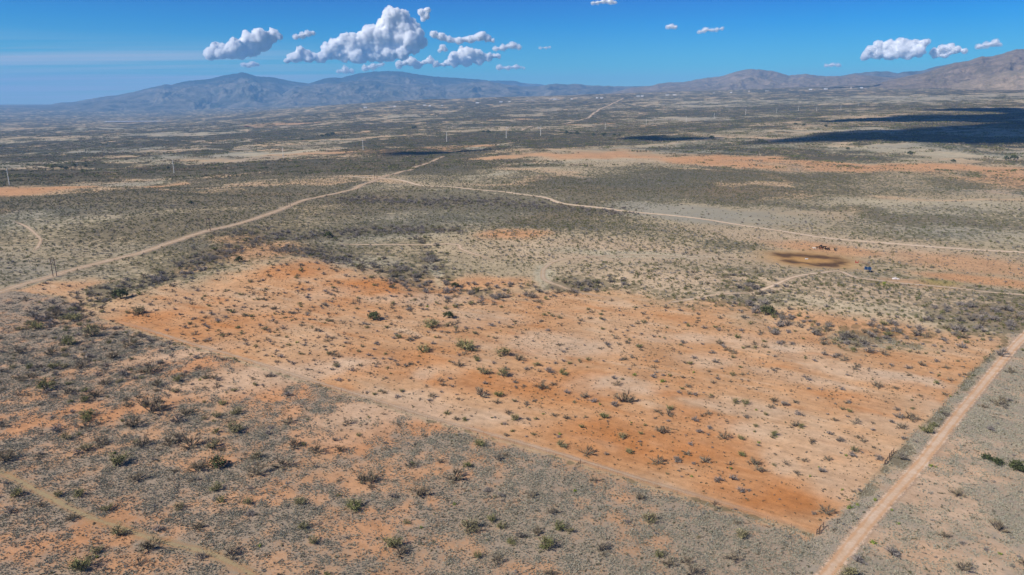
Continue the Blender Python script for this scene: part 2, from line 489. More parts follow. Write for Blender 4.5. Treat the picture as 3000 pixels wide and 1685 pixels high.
for px, py, rx, ry, ch, st in PATCH_PX:
    cx, cyw, _ = at(px, py)
    D = math.hypot(cx, cyw)
    ux, uy = cx / D, cyw / D
    a = rx * (cyw * CP) / F
    n = at(px, py - ry); f_ = at(px, py + ry)
    b = max(6.0, 0.5 * math.hypot(n[0] - f_[0], n[1] - f_[1]))
    b = min(b, 0.5 * D)
    PATCHES.append((cx, cyw, ux, uy, a, b, ch, st))

CH = ('pale', 'orange', 'deep', 'fpale', 'bareg', 'thick', 'brush', 'straw', 'tan', 'gpale')
def zones(x, y):
    """soil and cover channels at world points"""
    r = np.hypot(x, y)
    wx = x + 6 * perlin(x / 28, y / 28, 41) + 2.0 * perlin(x / 7, y / 7, 42)
    wy = y + 6 * perlin(x / 28 + 9, y / 28, 43) + 2.0 * perlin(x / 7 + 5, y / 7, 44)
    k = np.clip(r / 900, 0.0, 8)
    wx2 = x + k * (60 * perlin(x / 160, y / 160, 45) + 25 * perlin(x / 55, y / 55, 46))
    wy2 = y + k * (60 * perlin(x / 160 + 7, y / 160, 47) + 25 * perlin(x / 55 + 3, y / 55, 48))
    z = {c: np.zeros_like(x) for c in CH}
    for cx, cyw, ux, uy, a, b, ch, st in PATCHES:
        far = cyw > 650
        xx, yy = (wx2, wy2) if far else (wx, wy)
        sel = (np.abs(x - cx) < 3.2 * max(a, b) + 300) & (np.abs(y - cyw) < 3.2 * max(a, b) + 300)
        if not np.any(sel): continue
        dx = xx[sel] - cx; dy = yy[sel] - cyw
        lat = dx * uy - dy * ux; rad = dx * ux + dy * uy
        q = (lat / a) ** 2 + (rad / b) ** 2
        z[ch][sel] = np.maximum(z[ch][sel], st * np.exp(-q * q * 0.7))
    soft = sstep(-24, 14, poly_sd(x + 15 * perlin(x / 26, y / 26, 54) + 5 * perlin(x / 8, y / 8, 55), y + 15 * perlin(x / 26 + 4, y / 26, 56) + 5 * perlin(x / 8 + 4, y / 8, 57), FIELD_TOP))
    z['field'] = soft * sstep(-1.2, 1.5, poly_sd(x + 0.8 * perlin(x / 4, y / 4, 50), y + 0.8 * perlin(x / 4 + 3, y / 4, 51), FIELD))
    z['fgrass'] = sstep(-1.5, 2.0, poly_sd(x + 1.5 * perlin(x / 4, y / 4, 50), y + 1.5 * perlin(x / 4 + 3, y / 4, 51), FGRASS))
    z['roadside'] = sstep(-1.5, 2.0, poly_sd(wx, wy, ROADSIDE))
    kn = np.zeros_like(x)
    for p in KNOLL_ZONES:
        kn = np.maximum(kn, sstep(-8, 8, poly_sd(wx, wy, p)))
    z['knoll'] = kn
    ws = np.zeros_like(x)
    for (pts, w, d) in WASHES[:6]:
        ws = np.maximum(ws, np.exp(-(seg_dist(wx, wy, pts) / (w * 1.5)) ** 2))
    z['wash'] = ws
    da = seg_dist(x + 2 * perlin(x / 6, y / 9, 52), y + 5 * perlin(x / 9, y / 9, 53), POND_A)
    db = seg_dist(x + 2 * perlin(x / 6, y / 9, 52), y + 5 * perlin(x / 9, y / 9, 53), POND_B)
    pa = np.maximum(np.exp(-(da / 6.0) ** 2), np.exp(-(db / 4.2) ** 2))
    z['mud'] = np.clip(pa * 1.15, 0, 1)
    dpx = (wx - POND_C[0]) / 36; dpy = (wy - POND_C[1]) / 32
    z['damp'] = np.exp(-(dpx ** 2 + dpy ** 2) ** 2)
    # general country: scrub belts, dry grass, bare gravel
    s1 = fbm(wx2 / 420, wy2 / 300, 61, 4); s2 = fbm(wx2 / 300 + 11, wy2 / 190, 67, 4); s3 = fbm(wx2 / 700, wy2 / 260 + 5, 71, 4)
    z['n1'] = s1; z['n2'] = s2; z['n3'] = s3
    rg_ = ridged(wx2 / 330, wy2 / 230, 73, 3)
    z['arroyo'] = sstep(.60, .80, rg_) * sstep(550, 1000, r)
    return z

def cover(z, x, y):
    """amount of low grass (0..1) and of dark scrub (0..1) on the ground"""
    r = np.hypot(x, y)
    mid = (1 - z['field']) * (1 - z['fgrass']) * (1 - z['roadside'])
    pat = fbm(x / 22, y / 22, 81, 4); pat2 = fbm(x / 7, y / 7, 83, 3)
    g = z['fgrass'] * np.clip(0.66 + 0.60 * pat + 0.55 * pat2 - 0.60 * z['bareg'] - 0.50 * z['gpale'] + 0.35 * z['thick'], 0.06, 1)
    g = g + z['roadside'] * np.clip(0.66 + 0.6 * pat + 0.45 * pat2 - 0.35 * z['bareg'] + 0.4 * z['thick'], 0.05, 1)
    g = g + mid * np.clip(0.38 + 0.8 * z['n2'] + 0.2 * pat + 0.3 * z['pale'] - 0.6 * z['orange'] - 0.35 * z['knoll'] - 0.45 * z['tan'] - .05 * (1 - sstep(500, 900, r)), 0.0, 1)
    g = g + z['field'] * np.clip(0.04 + 0.25 * pat - 0.1, 0, .2)
    s = mid * np.clip(0.80 + 0.10 * sstep(900, 1800, r) + 1.5 * z['n1'] + 0.6 * z['brush'] - 0.55 * z['pale'] - 0.75 * z['orange'] + 0.25 * z['knoll'] + 0.4 * z['wash'] - 0.55 * z['tan'] - 0.40 * z['arroyo'], 0.0, 1)
    dirt = np.clip(z['damp'] * 1.6, 0, 1)
    return np.clip(g * (1 - dirt), 0, 1), np.clip(s * (1 - dirt), 0, 1)

# ------------------------------------------------------------------ ground sheet
i0 = (np.arange(nr - 1)[:, None] * na + np.arange(na - 1)[None, :]).ravel()
faces = np.stack([i0, i0 + 1, i0 + na + 1, i0 + na], 1)[:, ::-1].copy()
ground_me = new_mesh('ground', np.stack([gx, gy, gz], 1), faces, smooth=True)
zn = zones(gx, gy)
cg, cs = cover(zn, gx, gy)
r_ = np.hypot(gx, gy)
def lerp(a, b, t): return a[None, :] * (1 - t[:, None]) + b[None, :] * t[:, None] if a.ndim == 1 else a * (1 - t[:, None]) + b[None, :] * t[:, None]
C = lambda *v: np.array(v, float)
big = fbm(gx / 60, gy / 60, 91, 4); big2 = fbm(gx / 18, gy / 18, 93, 4)
soil = lerp(C(.53, .285, .130), C(.56, .345, .185), np.clip(0.5 + 1.4 * big, 0, 1))          # orange field soil
fd = np.array(FIELD[5]) - np.array(FIELD[2]); fd /= np.linalg.norm(fd)
su = gx * fd[0] + gy * fd[1]; sv = -gx * fd[1] + gy * fd[0]
streak = fbm(su / 60, sv / 13, 95, 4) + .6 * fbm(su / 22, sv / 6, 97, 3)
soil = lerp(soil, C(.58, .405, .25), np.clip(1.6 * streak - .18, 0, .75))
soil = lerp(soil, C(.50, .215, .075), np.clip(-1.6 * streak - .22, 0, .8))
soil = lerp(soil, C(.50, .21, .070), np.clip(zn['deep'] * (1 + 0.8 * big2), 0, 1))
soil = lerp(soil, C(.59, .42, .27), np.clip(zn['fpale'] * (1 + 1.0 * big2), 0, 1))
soil = lerp(soil, C(.50, .295, .16), np.clip(zn['fgrass'], 0, 1))                    # redder soil under the grass
soil = lerp(soil, C(.51, .365, .24), np.clip(zn['roadside'] * .95, 0, 1))
soil = lerp(soil, C(.54, .27, .125), np.clip(zn['fgrass'] * (1.5 * zn['bareg'] + .9 * fbm(gx / 45, gy / 45, 99, 4) + .15), 0, .95))
soil = lerp(soil, C(.55, .375, .235), np.clip(zn['gpale'] * (1 + .6 * big2), 0, .95))
soil = lerp(soil, C(.53, .30, .155), np.clip(zn['roadside'] * (1.2 * fbm(gx / 35, gy / 35, 103, 4) - .05), 0, .7))
mid = (1 - zn['field']) * (1 - zn['fgrass']) * (1 - zn['roadside'])
msoil = lerp(C(.38, .295, .175), C(.43, .35, .22), np.clip(.5 + 1.2 * zn['n3'], 0, 1))
msoil = lerp(msoil, C(.52, .385, .245), np.clip(zn['tan'], 0, 1))
msoil = lerp(msoil, C(.53, .36, .205), np.clip(zn['arroyo'] * .8, 0, 1))
msoil = lerp(msoil, C(.53, .29, .14), np.clip(zn['orange'] * 1.1 + .5 * np.clip(zn['n3'] - .15, 0, 1), 0, 1))
msoil = lerp(msoil, C(.46, .40, .265), np.clip(zn['pale'], 0, 1))
msoil = lerp(msoil, C(.36, .28, .10), np.clip(zn['straw'], 0, 1))
soil = soil * (1 - mid[:, None]) + msoil * mid[:, None]
soil = lerp(soil, C(.48, .26, .085), np.clip(zn['damp'] * .9, 0, 1))
soil = lerp(soil, C(.105, .058, .03), np.clip(zn['mud'] * 1.05, 0, .95))
def add_attr(me, name, data, typ):
    a = me.attributes.new(name, typ, 'POINT')
    if typ == 'FLOAT': a.data.foreach_set('value', data.astype(np.float32))
    elif typ == 'FLOAT_COLOR':
        c4 = np.ones((len(data), 4), np.float32); c4[:, :3] = data
        a.data.foreach_set('color', c4.ravel())
add_attr(ground_me, 'soil', soil, 'FLOAT_COLOR')
add_attr(ground_me, 'grass', cg, 'FLOAT')
add_attr(ground_me, 'scrub', cs, 'FLOAT')
add_attr(ground_me, 'far', sstep(450, 1800, r_), 'FLOAT')

def ground_material():
    m, t, out = nodes('desert_ground')
    b = principled(t, out, 0.95, 0.05)
    P = position(t)
    soil = attr(t, 'soil').outputs['Color']
    grass = attr(t, 'grass').outputs['Fac']; scrub = attr(t, 'scrub').outputs['Fac']; far = attr(t, 'far').outputs['Fac']
    n_a = noise_node(t, P, 0.35, 5, 0.65)        # three-metre mottling
    n_b = noise_node(t, P, 2.2, 4, 0.7)          # pebbles and crust
    n_c = noise_node(t, P, 0.05, 4, 0.6)
    k = ramp(t, n_a, (0.25, 0.74), (0.52, 1.0), (0.8, 1.16))
    c = mix(t, 1.0, soil, k, 'MULTIPLY')
    k2 = ramp(t, n_b, (0.25, 0.82), (0.5, 1.0), (0.75, 1.12))
    c = mix(t, 1.0, c, k2, 'MULTIPLY')
    k3 = ramp(t, n_c, (0.3, 0.86), (0.5, 1.0), (0.7, 1.12))
    c = mix(t, 1.0, c, k3, 'MULTIPLY')
    peb = noise_node(t, P, 7.0, 2, 0.6)
    c = mix(t, ramp(t, peb, (.62, 0), (.70, .55)), c, (.16, .11, .075))
    mp = t.nodes.new('ShaderNodeMapping'); mp.vector_type = 'TEXTURE'; mp.inputs['Rotation'].default_value = (0, 0, math.atan2(fd[1], fd[0])); mp.inputs['Scale'].default_value = (22, 1.6, 1)
    t.links.new(P, mp.inputs['Vector'])
    n_s = noise_node(t, mp.outputs[0], 1.0, 4, 0.6)
    c = mix(t, 1.0, c, ramp(t, n_s, (0.3, 0.86), (0.5, 1.0), (0.7, 1.10)), 'MULTIPLY')
    # low litter and grass: threshold on fine noise so that the soil shows between the tufts
    gcol = mix(t, n_b, (.18, .165, .125), (.34, .31, .24))
    gcol = mix(t, ramp(t, n_c, (.35, 0), (.65, 1)), gcol, (.255, .24, .19))
    gsum = math_node(t, 'ADD', grass, math_node(t, 'MULTIPLY_ADD', n_b, 0.9, -0.45))
    gsum = math_node(t, 'ADD', gsum, math_node(t, 'MULTIPLY_ADD', n_a, 0.9, -0.45))
    gm = ramp(t, gsum, (0.38, 0), (0.80, 0.72))
    c = mix(t, gm, c, gcol)
    # distant scrub: dark bush-sized spots
    vor = t.nodes.new('ShaderNodeTexVoronoi'); vor.feature = 'F1'
    vor.inputs['Scale'].default_value = 0.2
    t.links.new(P, vor.inputs['Vector'])
    spot = math_node(t, 'SUBTRACT', math_node(t, 'MULTIPLY', scrub, 0.95), vor.outputs['Distance'])
    spot = math_node(t, 'ADD', spot, math_node(t, 'MULTIPLY_ADD', n_a, 0.5, -0.25))
    sm = ramp(t, spot, (0.0, 0), (0.12, 1))
    sm = math_node(t, 'MULTIPLY', sm, math_node(t, 'MULTIPLY_ADD', far, 0.38, 0.50))
    n_d = noise_node(t, P, 0.012, 3, 0.6)
    scol = mix(t, ramp(t, n_d, (.4, 0), (.6, 1)), (.060, .068, .024), (.074, .072, .038))
    scol = mix(t, ramp(t, scrub, (.65, 0), (1.0, .75)), scol, (.034, .032, .022))
    c = mix(t, sm, c, scol)
    t.links.new(c, b.inputs['Base Color'])
    bm_ = t.nodes.new('ShaderNodeBump'); bm_.inputs['Strength'].default_value = 0.5; bm_.inputs['Distance'].default_value = 0.25
    t.links.new(n_b, bm_.inputs['Height']); t.links.new(bm_.outputs[0], b.inputs['Normal'])
    return m
ground = obj('ground', ground_me, ground_material())
tag(ground, 'orange and grey desert plain dotted with scrub', None, None, 'structure')
print('ground', len(gx), len(faces))

# ------------------------------------------------------------------ mountains
def mountain_mat(name, rock, brush, top=None, shrub_scale=0.004):
    m, t, out = nodes(name)
    b = principled(t, out, 0.95, 0.05)
    P = position(t)
    f = noise_node(t, P, shrub_scale, 6, 0.65)
    f2 = noise_node(t, P, shrub_scale * 6, 4, 0.6)
    c = mix(t, ramp(t, f, (.38, 0), (.62, 1)), rock, brush)
    c = mix(t, 0.6, c, ramp(t, f2, (.3, .45), (.7, 1.5)), 'MULTIPLY')
    if top:
        up = attr(t, 'up').outputs['Fac']
        u2 = math_node(t, 'ADD', up, math_node(t, 'MULTIPLY_ADD', f, 0.6, -0.3))
        c = mix(t, ramp(t, u2, (.66, 0), (.86, 1)), c, top)
    t.links.new(c, b.inputs['Base Color'])
    return m

def mountain(name, label, sky, D, depth, mat, rough=0.5, lam=900, seed=1, foot_drop=40, front=0.45, back=0.35, nrow=100, step=3, power=1.25):
    sky = np.array(sky, float)
    xs = np.arange(sky[0, 0], sky[-1, 0] + 0.1, step)
    ys = np.interp(xs, sky[:, 0], sky[:, 1])
    # small crags on the skyline
    ys = ys + 1.2 * perlin(xs / 16, xs * 0, seed + 5) + 0.6 * perlin(xs / 7, xs * 0, seed + 6)
    dx, dy, dz = ray(xs, ys)
    hor = np.hypot(dx, dy)
    a = np.arctan2(dx, dy)
    zc = CAM_H + D * dz / hor
    T = np.concatenate([np.linspace(0, 1, nrow), 1 + np.linspace(0, 1, 12)[1:]])
    V = []; UP = []
    for t in T:
        if t <= 1:
            rad = D - depth * (1 - t)
            g = t ** power
        else:
            rad = D + depth * 0.8 * (t - 1)
            g = 1 - (t - 1) ** 1.1
        x = rad * np.sin(a); y = rad * np.cos(a)
        zf = H(x, y) - foot_drop
        span = np.maximum(zc - zf, 5)
        lat = a * D
        env = (4 * t * (1 - t) if t <= 1 else 0) * 1.0
        n = ridged(lat / lam + 0.3 * perlin(lat / lam * 2, rad / lam, seed + 9), rad / (lam * 2.2) + 3, seed, 6, 0.62)
        n2 = fbm(lat / (lam * 1.7), rad / (lam * 1.7), seed + 3, 3)
        z = zf + span * np.clip(g + env * rough * (0.46 * n + 0.22 * n2 - 0.14), -0.05, 0.985 if t < 1 else 1.0)
        if t > 0.97 and t <= 1: z = np.where(t >= 1, zf + span * g, np.minimum(z, zf + span * 0.99))
        V.append(np.stack([x, y, z], 1)); UP.append(np.clip((z - zf) / span, 0, 1) * np.clip(span / 600, 0, 1))
    V = np.concatenate(V); n = len(xs); k = len(T)
    i0 = (np.arange(k - 1)[:, None] * n + np.arange(n - 1)[None, :]).ravel()
    fc = np.stack([i0, i0 + 1, i0 + n + 1, i0 + n], 1)
    me = new_mesh(name, V, fc, smooth=True)
    add_attr(me, 'up', np.concatenate(UP), 'FLOAT')
    o = obj(name, me, mat)
    tag(o, label, None, None, 'structure')
    return o

M_LEFT = [(-500, 318), (-200, 314), (0, 311), (136, 309), (175, 301), (217, 299), (256, 291), (318, 281), (338, 280), (388, 270), (446, 256), (481, 248), (501, 248),
          (551, 237), (617, 231), (656, 221), (695, 215), (710, 211), (730, 217), (753, 224), (796, 226), (854, 238), (905, 245), (940, 233), (967, 227),
          (1000, 228), (1050, 215), (1095, 210), (1140, 208), (1179, 210), (1229, 219), (1291, 226), (1338, 228), (1427, 235), (1480, 252), (1560, 275)]
M_FRONT = [(780, 305), (850, 262), (900, 252), (960, 246), (1000, 241), (1070, 237), (1128, 239), (1186, 246), (1233, 245), (1272, 252), (1330, 248), (1388, 239), (1435, 239),
           (1485, 248), (1543, 254), (1582, 252), (1629, 245), (1660, 248), (1687, 245), (1718, 250), (1776, 252), (1815, 253), (1860, 253), (1930, 252), (2000, 256), (2100, 262)]
M_FAR1 = [(1280, 260), (1338, 229), (1380, 232), (1420, 237), (1458, 236), (1505, 237), (1543, 245), (1580, 246), (1620, 255), (1700, 262)]
M_PEAK = [(1780, 275), (1854, 256), (1904, 252), (1932, 245), (1963, 241), (2000, 241), (2058, 230), (2116, 223), (2150, 212), (2186, 203), (2217, 203), (2264, 208),
          (2310, 221), (2361, 217), (2408, 223), (2466, 223), (2505, 217), (2543, 221), (2600, 226), (2700, 232), (2820, 240), (3000, 240)]
M_FAR2 = [(2400, 240), (2470, 221), (2505, 215), (2555, 210), (2602, 209), (2629, 215), (2652, 210), (2699, 208), (2738, 196), (2776, 189), (2830, 190), (2900, 200), (3100, 200)]
M_RIGHT = [(2560, 250), (2602, 235), (2660, 223), (2710, 213), (2757, 196), (2796, 184), (2835, 179), (2877, 165), (2901, 166), (2932, 159), (2978, 144), (3000, 144),
           (3080, 128), (3200, 112), (3400, 130), (3700, 150), (4000, 200)]
M_FOOT = [(2790, 246), (2873, 227), (2912, 221), (2951, 208), (3000, 206), (3100, 190), (3300, 200), (3600, 210)]
mat_rng = mountain_mat('range_rock', (.20, .17, .13), (.055, .058, .045), (.018, .028, .022), 0.0035)
mat_brn = mountain_mat('hill_rock', (.26, .195, .14), (.14, .115, .08), None, 0.006)
mat_tan = mountain_mat('foothill_soil', (.34, .26, .18), (.20, .165, .11), None, 0.012)
mountain('mountain_range', 'long blue mountain range with a pointed peak on the left', M_LEFT, 17000, 5200, mat_rng, 0.75, 1500, 101, 60)
mountain('front_ridges', 'paler lower ridges in front of the long mountain range', M_FRONT, 14500, 3800, mat_rng, 0.7, 800, 131, 60, power=1.15)
mountain('distant_range', 'faint blue far range beside the end of the long mountains', M_FAR1, 20500, 2500, mat_rng, 0.5, 900, 151, 60)
mountain('broad_hill', 'broad brown flat-topped hill right of centre on the horizon', M_PEAK, 11500, 3400, mat_brn, 0.6, 700, 171, 40)
mountain('distant_peaks', 'faint blue jagged peaks behind the right-hand hills', M_FAR2, 14000, 2500, mat_rng, 0.5, 900, 191, 60)
mountain('right_hills', 'large tan brown hill rising at the right edge', M_RIGHT, 8600, 2300, mat_brn, 0.6, 520, 211, 30)
mountain('foothills', 'pale tan foothills below the right-hand hill', M_FOOT, 6900, 1100, mat_tan, 0.6, 330, 231, 25)

# ------------------------------------------------------------------ haze
hm, ht, hout = nodes('haze_air')
hv = ht.nodes.new('ShaderNodeVolumePrincipled')
hv.inputs['Color'].default_value = (0.26, 0.58, 1.0, 1)
HAZE = 5.8e-5
hv.inputs['Density'].default_value = HAZE
hv.inputs['Anisotropy'].default_value = 0.0
ht.links.new(hv.outputs[0], hout.inputs['Volume'])
hb = MB(); hb.box((0, 0, 265), (51000, 51000, 1410))
haze = hb.build('haze', hm)
tag(haze, 'thin blue haze over the whole plain', None, None, 'stuff')

# ------------------------------------------------------------------ clouds
import mathutils
from mathutils import noise as mnoise
cm, ct, cout = nodes('cloud_white')
cb = ct.nodes.new('ShaderNodeBsdfDiffuse'); cb.inputs['Color'].default_value = (.97, .97, .97, 1); cb.inputs['Roughness'].default_value = 1.0
ctr = ct.nodes.new('ShaderNodeBsdfTranslucent'); ctr.inputs['Color'].default_value = (.95, .95, .95, 1)
cmx = ct.nodes.new('ShaderNodeMixShader'); cmx.inputs[0].default_value = 0.12
ct.links.new(cb.outputs[0], cmx.inputs[1]); ct.links.new(ctr.outputs[0], cmx.inputs[2])
ct.links.new(cmx.outputs[0], cout.inputs['Surface'])
def mist_mat(name, dens):
    m, t, out = nodes(name)
    v = t.nodes.new('ShaderNodeVolumePrincipled')
    v.inputs['Color'].default_value = (1, 1, 1, 1); v.inputs['Density'].default_value = dens; v.inputs['Anisotropy'].default_value = 0.0
    t.links.new(v.outputs[0], out.inputs['Volume'])
    return m
m_core = mist_mat('cloud_vapour', 0.013)
m_thin = mist_mat('cloud_thin', 0.0065)

ICO = []
def billow(out, lump, amp, seed, base, inflate=0.0):
    n = len(out.vertices)
    co = np.empty(n * 3, np.float32); out.vertices.foreach_get('co', co); co = co.reshape(-1, 3).astype(float)
    nm = np.array([v.normal[:] for v in out.vertices])
    off = mathutils.Vector((seed * 13.7, seed * 5.1, seed * 3.3)); vor = mnoise.voronoi; V3 = mathutils.Vector
    d = np.empty(n)
    for i in range(n):
        p = V3(co[i]) / lump + off
        d[i] = (.45 - vor(p)[0][0]) * .8 + (.45 - vor(p * 2.4)[0][0]) * .5 + (.4 - vor(p * 5.3)[0][0]) * .27 + mnoise.noise(p * .55) * .5
    co = co + nm * (d * lump * amp + inflate)[:, None]
    if base is not None:
        low = co[:, 2] < base
        co[low, 2] = base + (co[low, 2] - base) * .25
    out.vertices.foreach_set('co', co.astype(np.float32).ravel()); out.update()
    for p in out.polygons: p.use_smooth = True

def cloud_from(balls, voxel, label, base=None, lump=220.0, amp=0.66, name='cloud', seed=0, thin=False, core_k=.74):
    """balls: (x, y, z, rx, ry, rz) in metres; merged, then given cauliflower billows"""
    if not ICO:
        bm = bmesh.new(); bmesh.ops.create_icosphere(bm, subdivisions=2, radius=1)
        bm.verts.index_update(); ICO.append(np.array([v.co[:] for v in bm.verts])); ICO.append(np.array([[v.index for v in f.verts] for f in bm.faces])); bm.free()
    def ball_mesh(k):
        vs = np.concatenate([ICO[0] * np.array([a, b, c]) * k + np.array([x, y, z]) for (x, y, z, a, b, c) in balls])
        return new_mesh(name, vs, np.concatenate([ICO[1] + q * len(ICO[0]) for q in range(len(balls))]))
    def remesh(me, vx, it):
        o = bpy.data.objects.new(name + '_tmp', me); COL.objects.link(o)
        md = o.modifiers.new('join', 'REMESH'); md.mode = 'VOXEL'; md.voxel_size = vx; md.use_smooth_shade = True
        sm = o.modifiers.new('soft', 'SMOOTH'); sm.iterations = it; sm.factor = .5
        out = bpy.data.meshes.new_from_object(o.evaluated_get(bpy.context.evaluated_depsgraph_get()))
        bpy.data.objects.remove(o)
        return out
    # the dense heart of the cloud, wrapped in soft vapour
    core = remesh(ball_mesh(.60 if thin else core_k), voxel * 1.4, 3); core.name = name
    for p in core.polygons: p.use_smooth = True
    core.materials.append(cm)
    o = obj(name, core); tag(o, label, 'cloud', 'cumulus clouds')
    out = remesh(ball_mesh(1.0), voxel, 2); out.name = 'vapour'
    billow(out, lump, amp, seed, base, 20.0)
    out.materials.append(m_thin if thin else m_core)
    obj('vapour', out, None, o)
    return o

CD = 36000.0
def px_balls(bl, D=CD, fat=1.1, sq=0.9, extra=3, seed=0):
    rg = random.Random(seed); res = []; P = []
    for (px, py, r) in bl:
        dx, dy, dz = ray(px, py); h_ = math.hypot(dx, dy)
        x, y, z = D * dx / h_, D * dy / h_, CAM_H + D * dz / h_
        R_ = r * D / F * .92
        y += rg.uniform(-.35, .35) * R_
        P.append((x, y, z, R_))
        res.append((x, y, z, R_ * 1.05, R_ * fat, R_ * sq))
        for k in range(extra):
            a = rg.uniform(-.2, math.pi + .2); b = rg.uniform(-.9, .9)
            q = R_ * rg.uniform(.3, .5)
            res.append((x + math.cos(a) * math.cos(b) * R_ * .8, y - abs(math.sin(b)) * R_ * .6, z + math.sin(a) * math.cos(b) * R_ * .72, q, q, q * .9))
    for i in range(len(P)):
        for j in range(i):
            A, B = P[i], P[j]; dd = math.dist(A[:3], B[:3]); rs = A[3] + B[3]
            if .7 * rs < dd < 1.9 * rs:
                q = .5 * rs * .72
                for t in (.35, .65):
                    res.append(tuple(A[k] + (B[k] - A[k]) * t for k in range(3)) + (q * 1.1, q, q * .8))
    return res
def pz(px, py, D=CD):
    dx, dy, dz = ray(px, py); return CAM_H + D * dz / math.hypot(dx, dy)
CLOUDS = [
 ('left-hand cumulus with a rising right shoulder over the pointed peak', [(615,160,18),(630,140,17),(648,156,19),(680,156,20),(700,137,24),(728,121,26),(735,148,22),(765,106,23),(772,130,20),(798,97,16),(815,106,13),(705,160,16)], 177, 41000),
 ('small thin cloud between the two big cumulus clouds', [(868,109,9),(885,104,11),(903,99,10),(918,97,7)], 116, 43000),
 ('small low puff below the left-hand cumulus', [(712,190,8),(728,193,8),(742,188,10),(755,190,6)], 199, 38000),
 ('largest white cumulus with a tall tower over the mountains', [(1150,40,22),(1175,50,23),(1138,68,28),(1178,82,32),(1205,80,24),(1226,96,20),(1236,124,17),(1200,118,34),(1160,113,38),(1120,108,36),(1082,98,24),(1075,125,34),(1040,130,32),
    (1012,120,22),(990,134,27),(1000,158,26),(960,150,22),(940,168,18),(905,174,14),(877,150,16),(866,168,17),(842,180,11),(1050,162,28),(1100,155,32),(1140,158,28),(1180,152,26),(1212,146,17)], 186, 36000),
 ('small round puff beside the tall cloud tower', [(1234,36,11),(1252,30,10),(1248,48,11),(1240,56,7)], 64, 36000),
 ('grey-white cloud right of the tall tower, stretched sideways', [(1272,100,12),(1290,106,13),(1318,116,11),(1345,119,12),(1378,114,13),(1408,107,15),(1428,113,12),(1443,119,7)], 130, 37000),
 ('small shadowed puff under the stretched grey-white cloud', [(1296,138,10),(1305,146,8),(1288,148,7)], 156, 37500),
 ('long low band of cumulus above the mountain crest', [(1170,190,12),(1205,180,15),(1222,190,14),(1258,178,13),(1275,188,11),(1332,166,19),(1355,152,15),(1376,152,16),(1400,157,15),(1332,184,16),(1370,180,17),(1402,176,17),(1432,168,14),(1460,164,9),(1302,190,9)], 204, 38000),
 ('small flat cloud right of the cumulus band', [(1452,144,9),(1474,141,11),(1502,133,12),(1520,140,9)], 152, 38000),
 ('low ragged cloud farthest right in the central cluster', [(1462,198,10),(1488,199,8),(1512,196,9),(1535,199,5)], 209, 39000),
 ('thin sliver of cloud right of the central cluster', [(1583,141,4),(1598,140,5),(1612,138,4)], 146, 36000),
 ('flat grey cloud cut by the top edge', [(1736,9,6),(1752,8,7),(1768,4,9),(1788,5,10),(1802,8,6)], 17, 30000),
 ('small oval cloud high right of centre', [(1958,79,8),(1968,77,9),(1979,80,7)], 87, 30000),
 ('small grey wedge-shaped cloud right of the oval one', [(2048,94,6),(2066,88,9),(2085,89,7),(2100,87,6),(2116,84,6)], 99, 30000),
 ('right-hand cumulus over the tan hills', [(2532,166,11),(2550,147,14),(2574,132,14),(2575,156,18),(2605,132,15),(2640,126,15),(2640,150,20),(2678,130,12),(2705,126,12),(2690,150,17),(2660,164,12),(2610,164,13)], 178, 34000),
 ('paler cloud joined to the right of the right-hand cumulus', [(2740,152,11),(2760,142,11),(2785,139,11),(2802,146,11),(2825,149,8),(2738,165,7),(2770,163,8)], 171, 34500),
 ('small cloud farthest right above the tan hill', [(2866,138,8),(2888,133,10),(2912,126,10),(2930,131,6)], 144, 34000),
 ('low faint cloud left of the right-hand cumulus', [(2420,193,6),(2438,190,7),(2458,191,6)], 198, 37000),
 ('row of small low puffs under the largest cumulus', [(1070,201,11),(1092,196,11),(1122,188,7),(1012,206,12),(990,210,7),(1032,209,8)], 217, 37500),
]
THIN = {1, 2, 6, 8, 9, 10, 11, 12, 13, 16, 17, 18}
for i, (lab, bl, bpy_, D) in enumerate(CLOUDS):
    rmax = max(b[2] for b in bl) * D / F
    cloud_from(px_balls(bl, D, seed=i), max(26.0, min(38.0, rmax * .08)), lab, pz(bl[0][0], bpy_, D), lump=max(110.0, min(420.0, rmax * .6)), seed=i, thin=i in THIN)

# the clouds overhead, out of the picture, whose shadows lie on the plain
def shadow_cloud(label, blobs, alt, seed):
    bl = []
    for px, py, rx, ry in blobs:
        x, y, z = at(px, py)
        dep = y * CP
        a = rx * dep / F
        n1 = at(px, py - ry); n2 = at(px, py + ry)
        b = max(40.0, .5 * math.hypot(n1[0] - n2[0], n1[1] - n2[1])); b = min(b, 900)
        k = (alt - z) / SUN_TO[2]
        bl.append((x + SUN_TO[0] * k, y + SUN_TO[1] * k, alt, a, b, 90.0))
    return cloud_from(bl, 45.0, label, alt - 30, lump=180.0, amp=.5, seed=seed, core_k=1.0)
shadow_cloud('overhead cloud shading the far right plain, upper dark band', [(2500, 352, 110, 3), (2640, 350, 160, 8), (2780, 346, 120, 12), (2900, 350, 160, 12), (3060, 345, 220, 18), (2860, 322, 160, 4), (3080, 326, 130, 9)], 1500, 31)
shadow_cloud('overhead cloud shading the far right plain, lower dark band', [(2600, 396, 200, 12), (2800, 392, 230, 19), (3020, 388, 230, 30), (2720, 408, 120, 8), (2900, 412, 120, 8), (2420, 407, 150, 7), (2290, 414, 90, 4), (2980, 368, 150, 10)], 1500, 32)
shadow_cloud('thin overhead cloud shading a streak near the ninth steel pole', [(2010, 409, 150, 3), (1880, 403, 70, 2)], 1450, 33)
shadow_cloud('thin overhead cloud shading a streak beyond the wooden poles', [(1200, 450, 110, 2.4), (1330, 446, 130, 2.6), (1450, 438, 60, 1.8)], 1450, 34)
shadow_cloud('overhead cloud shading the plain below the brown hill', [(2450, 257, 80, 1), (2545, 253, 40, 1)], 1700, 35)

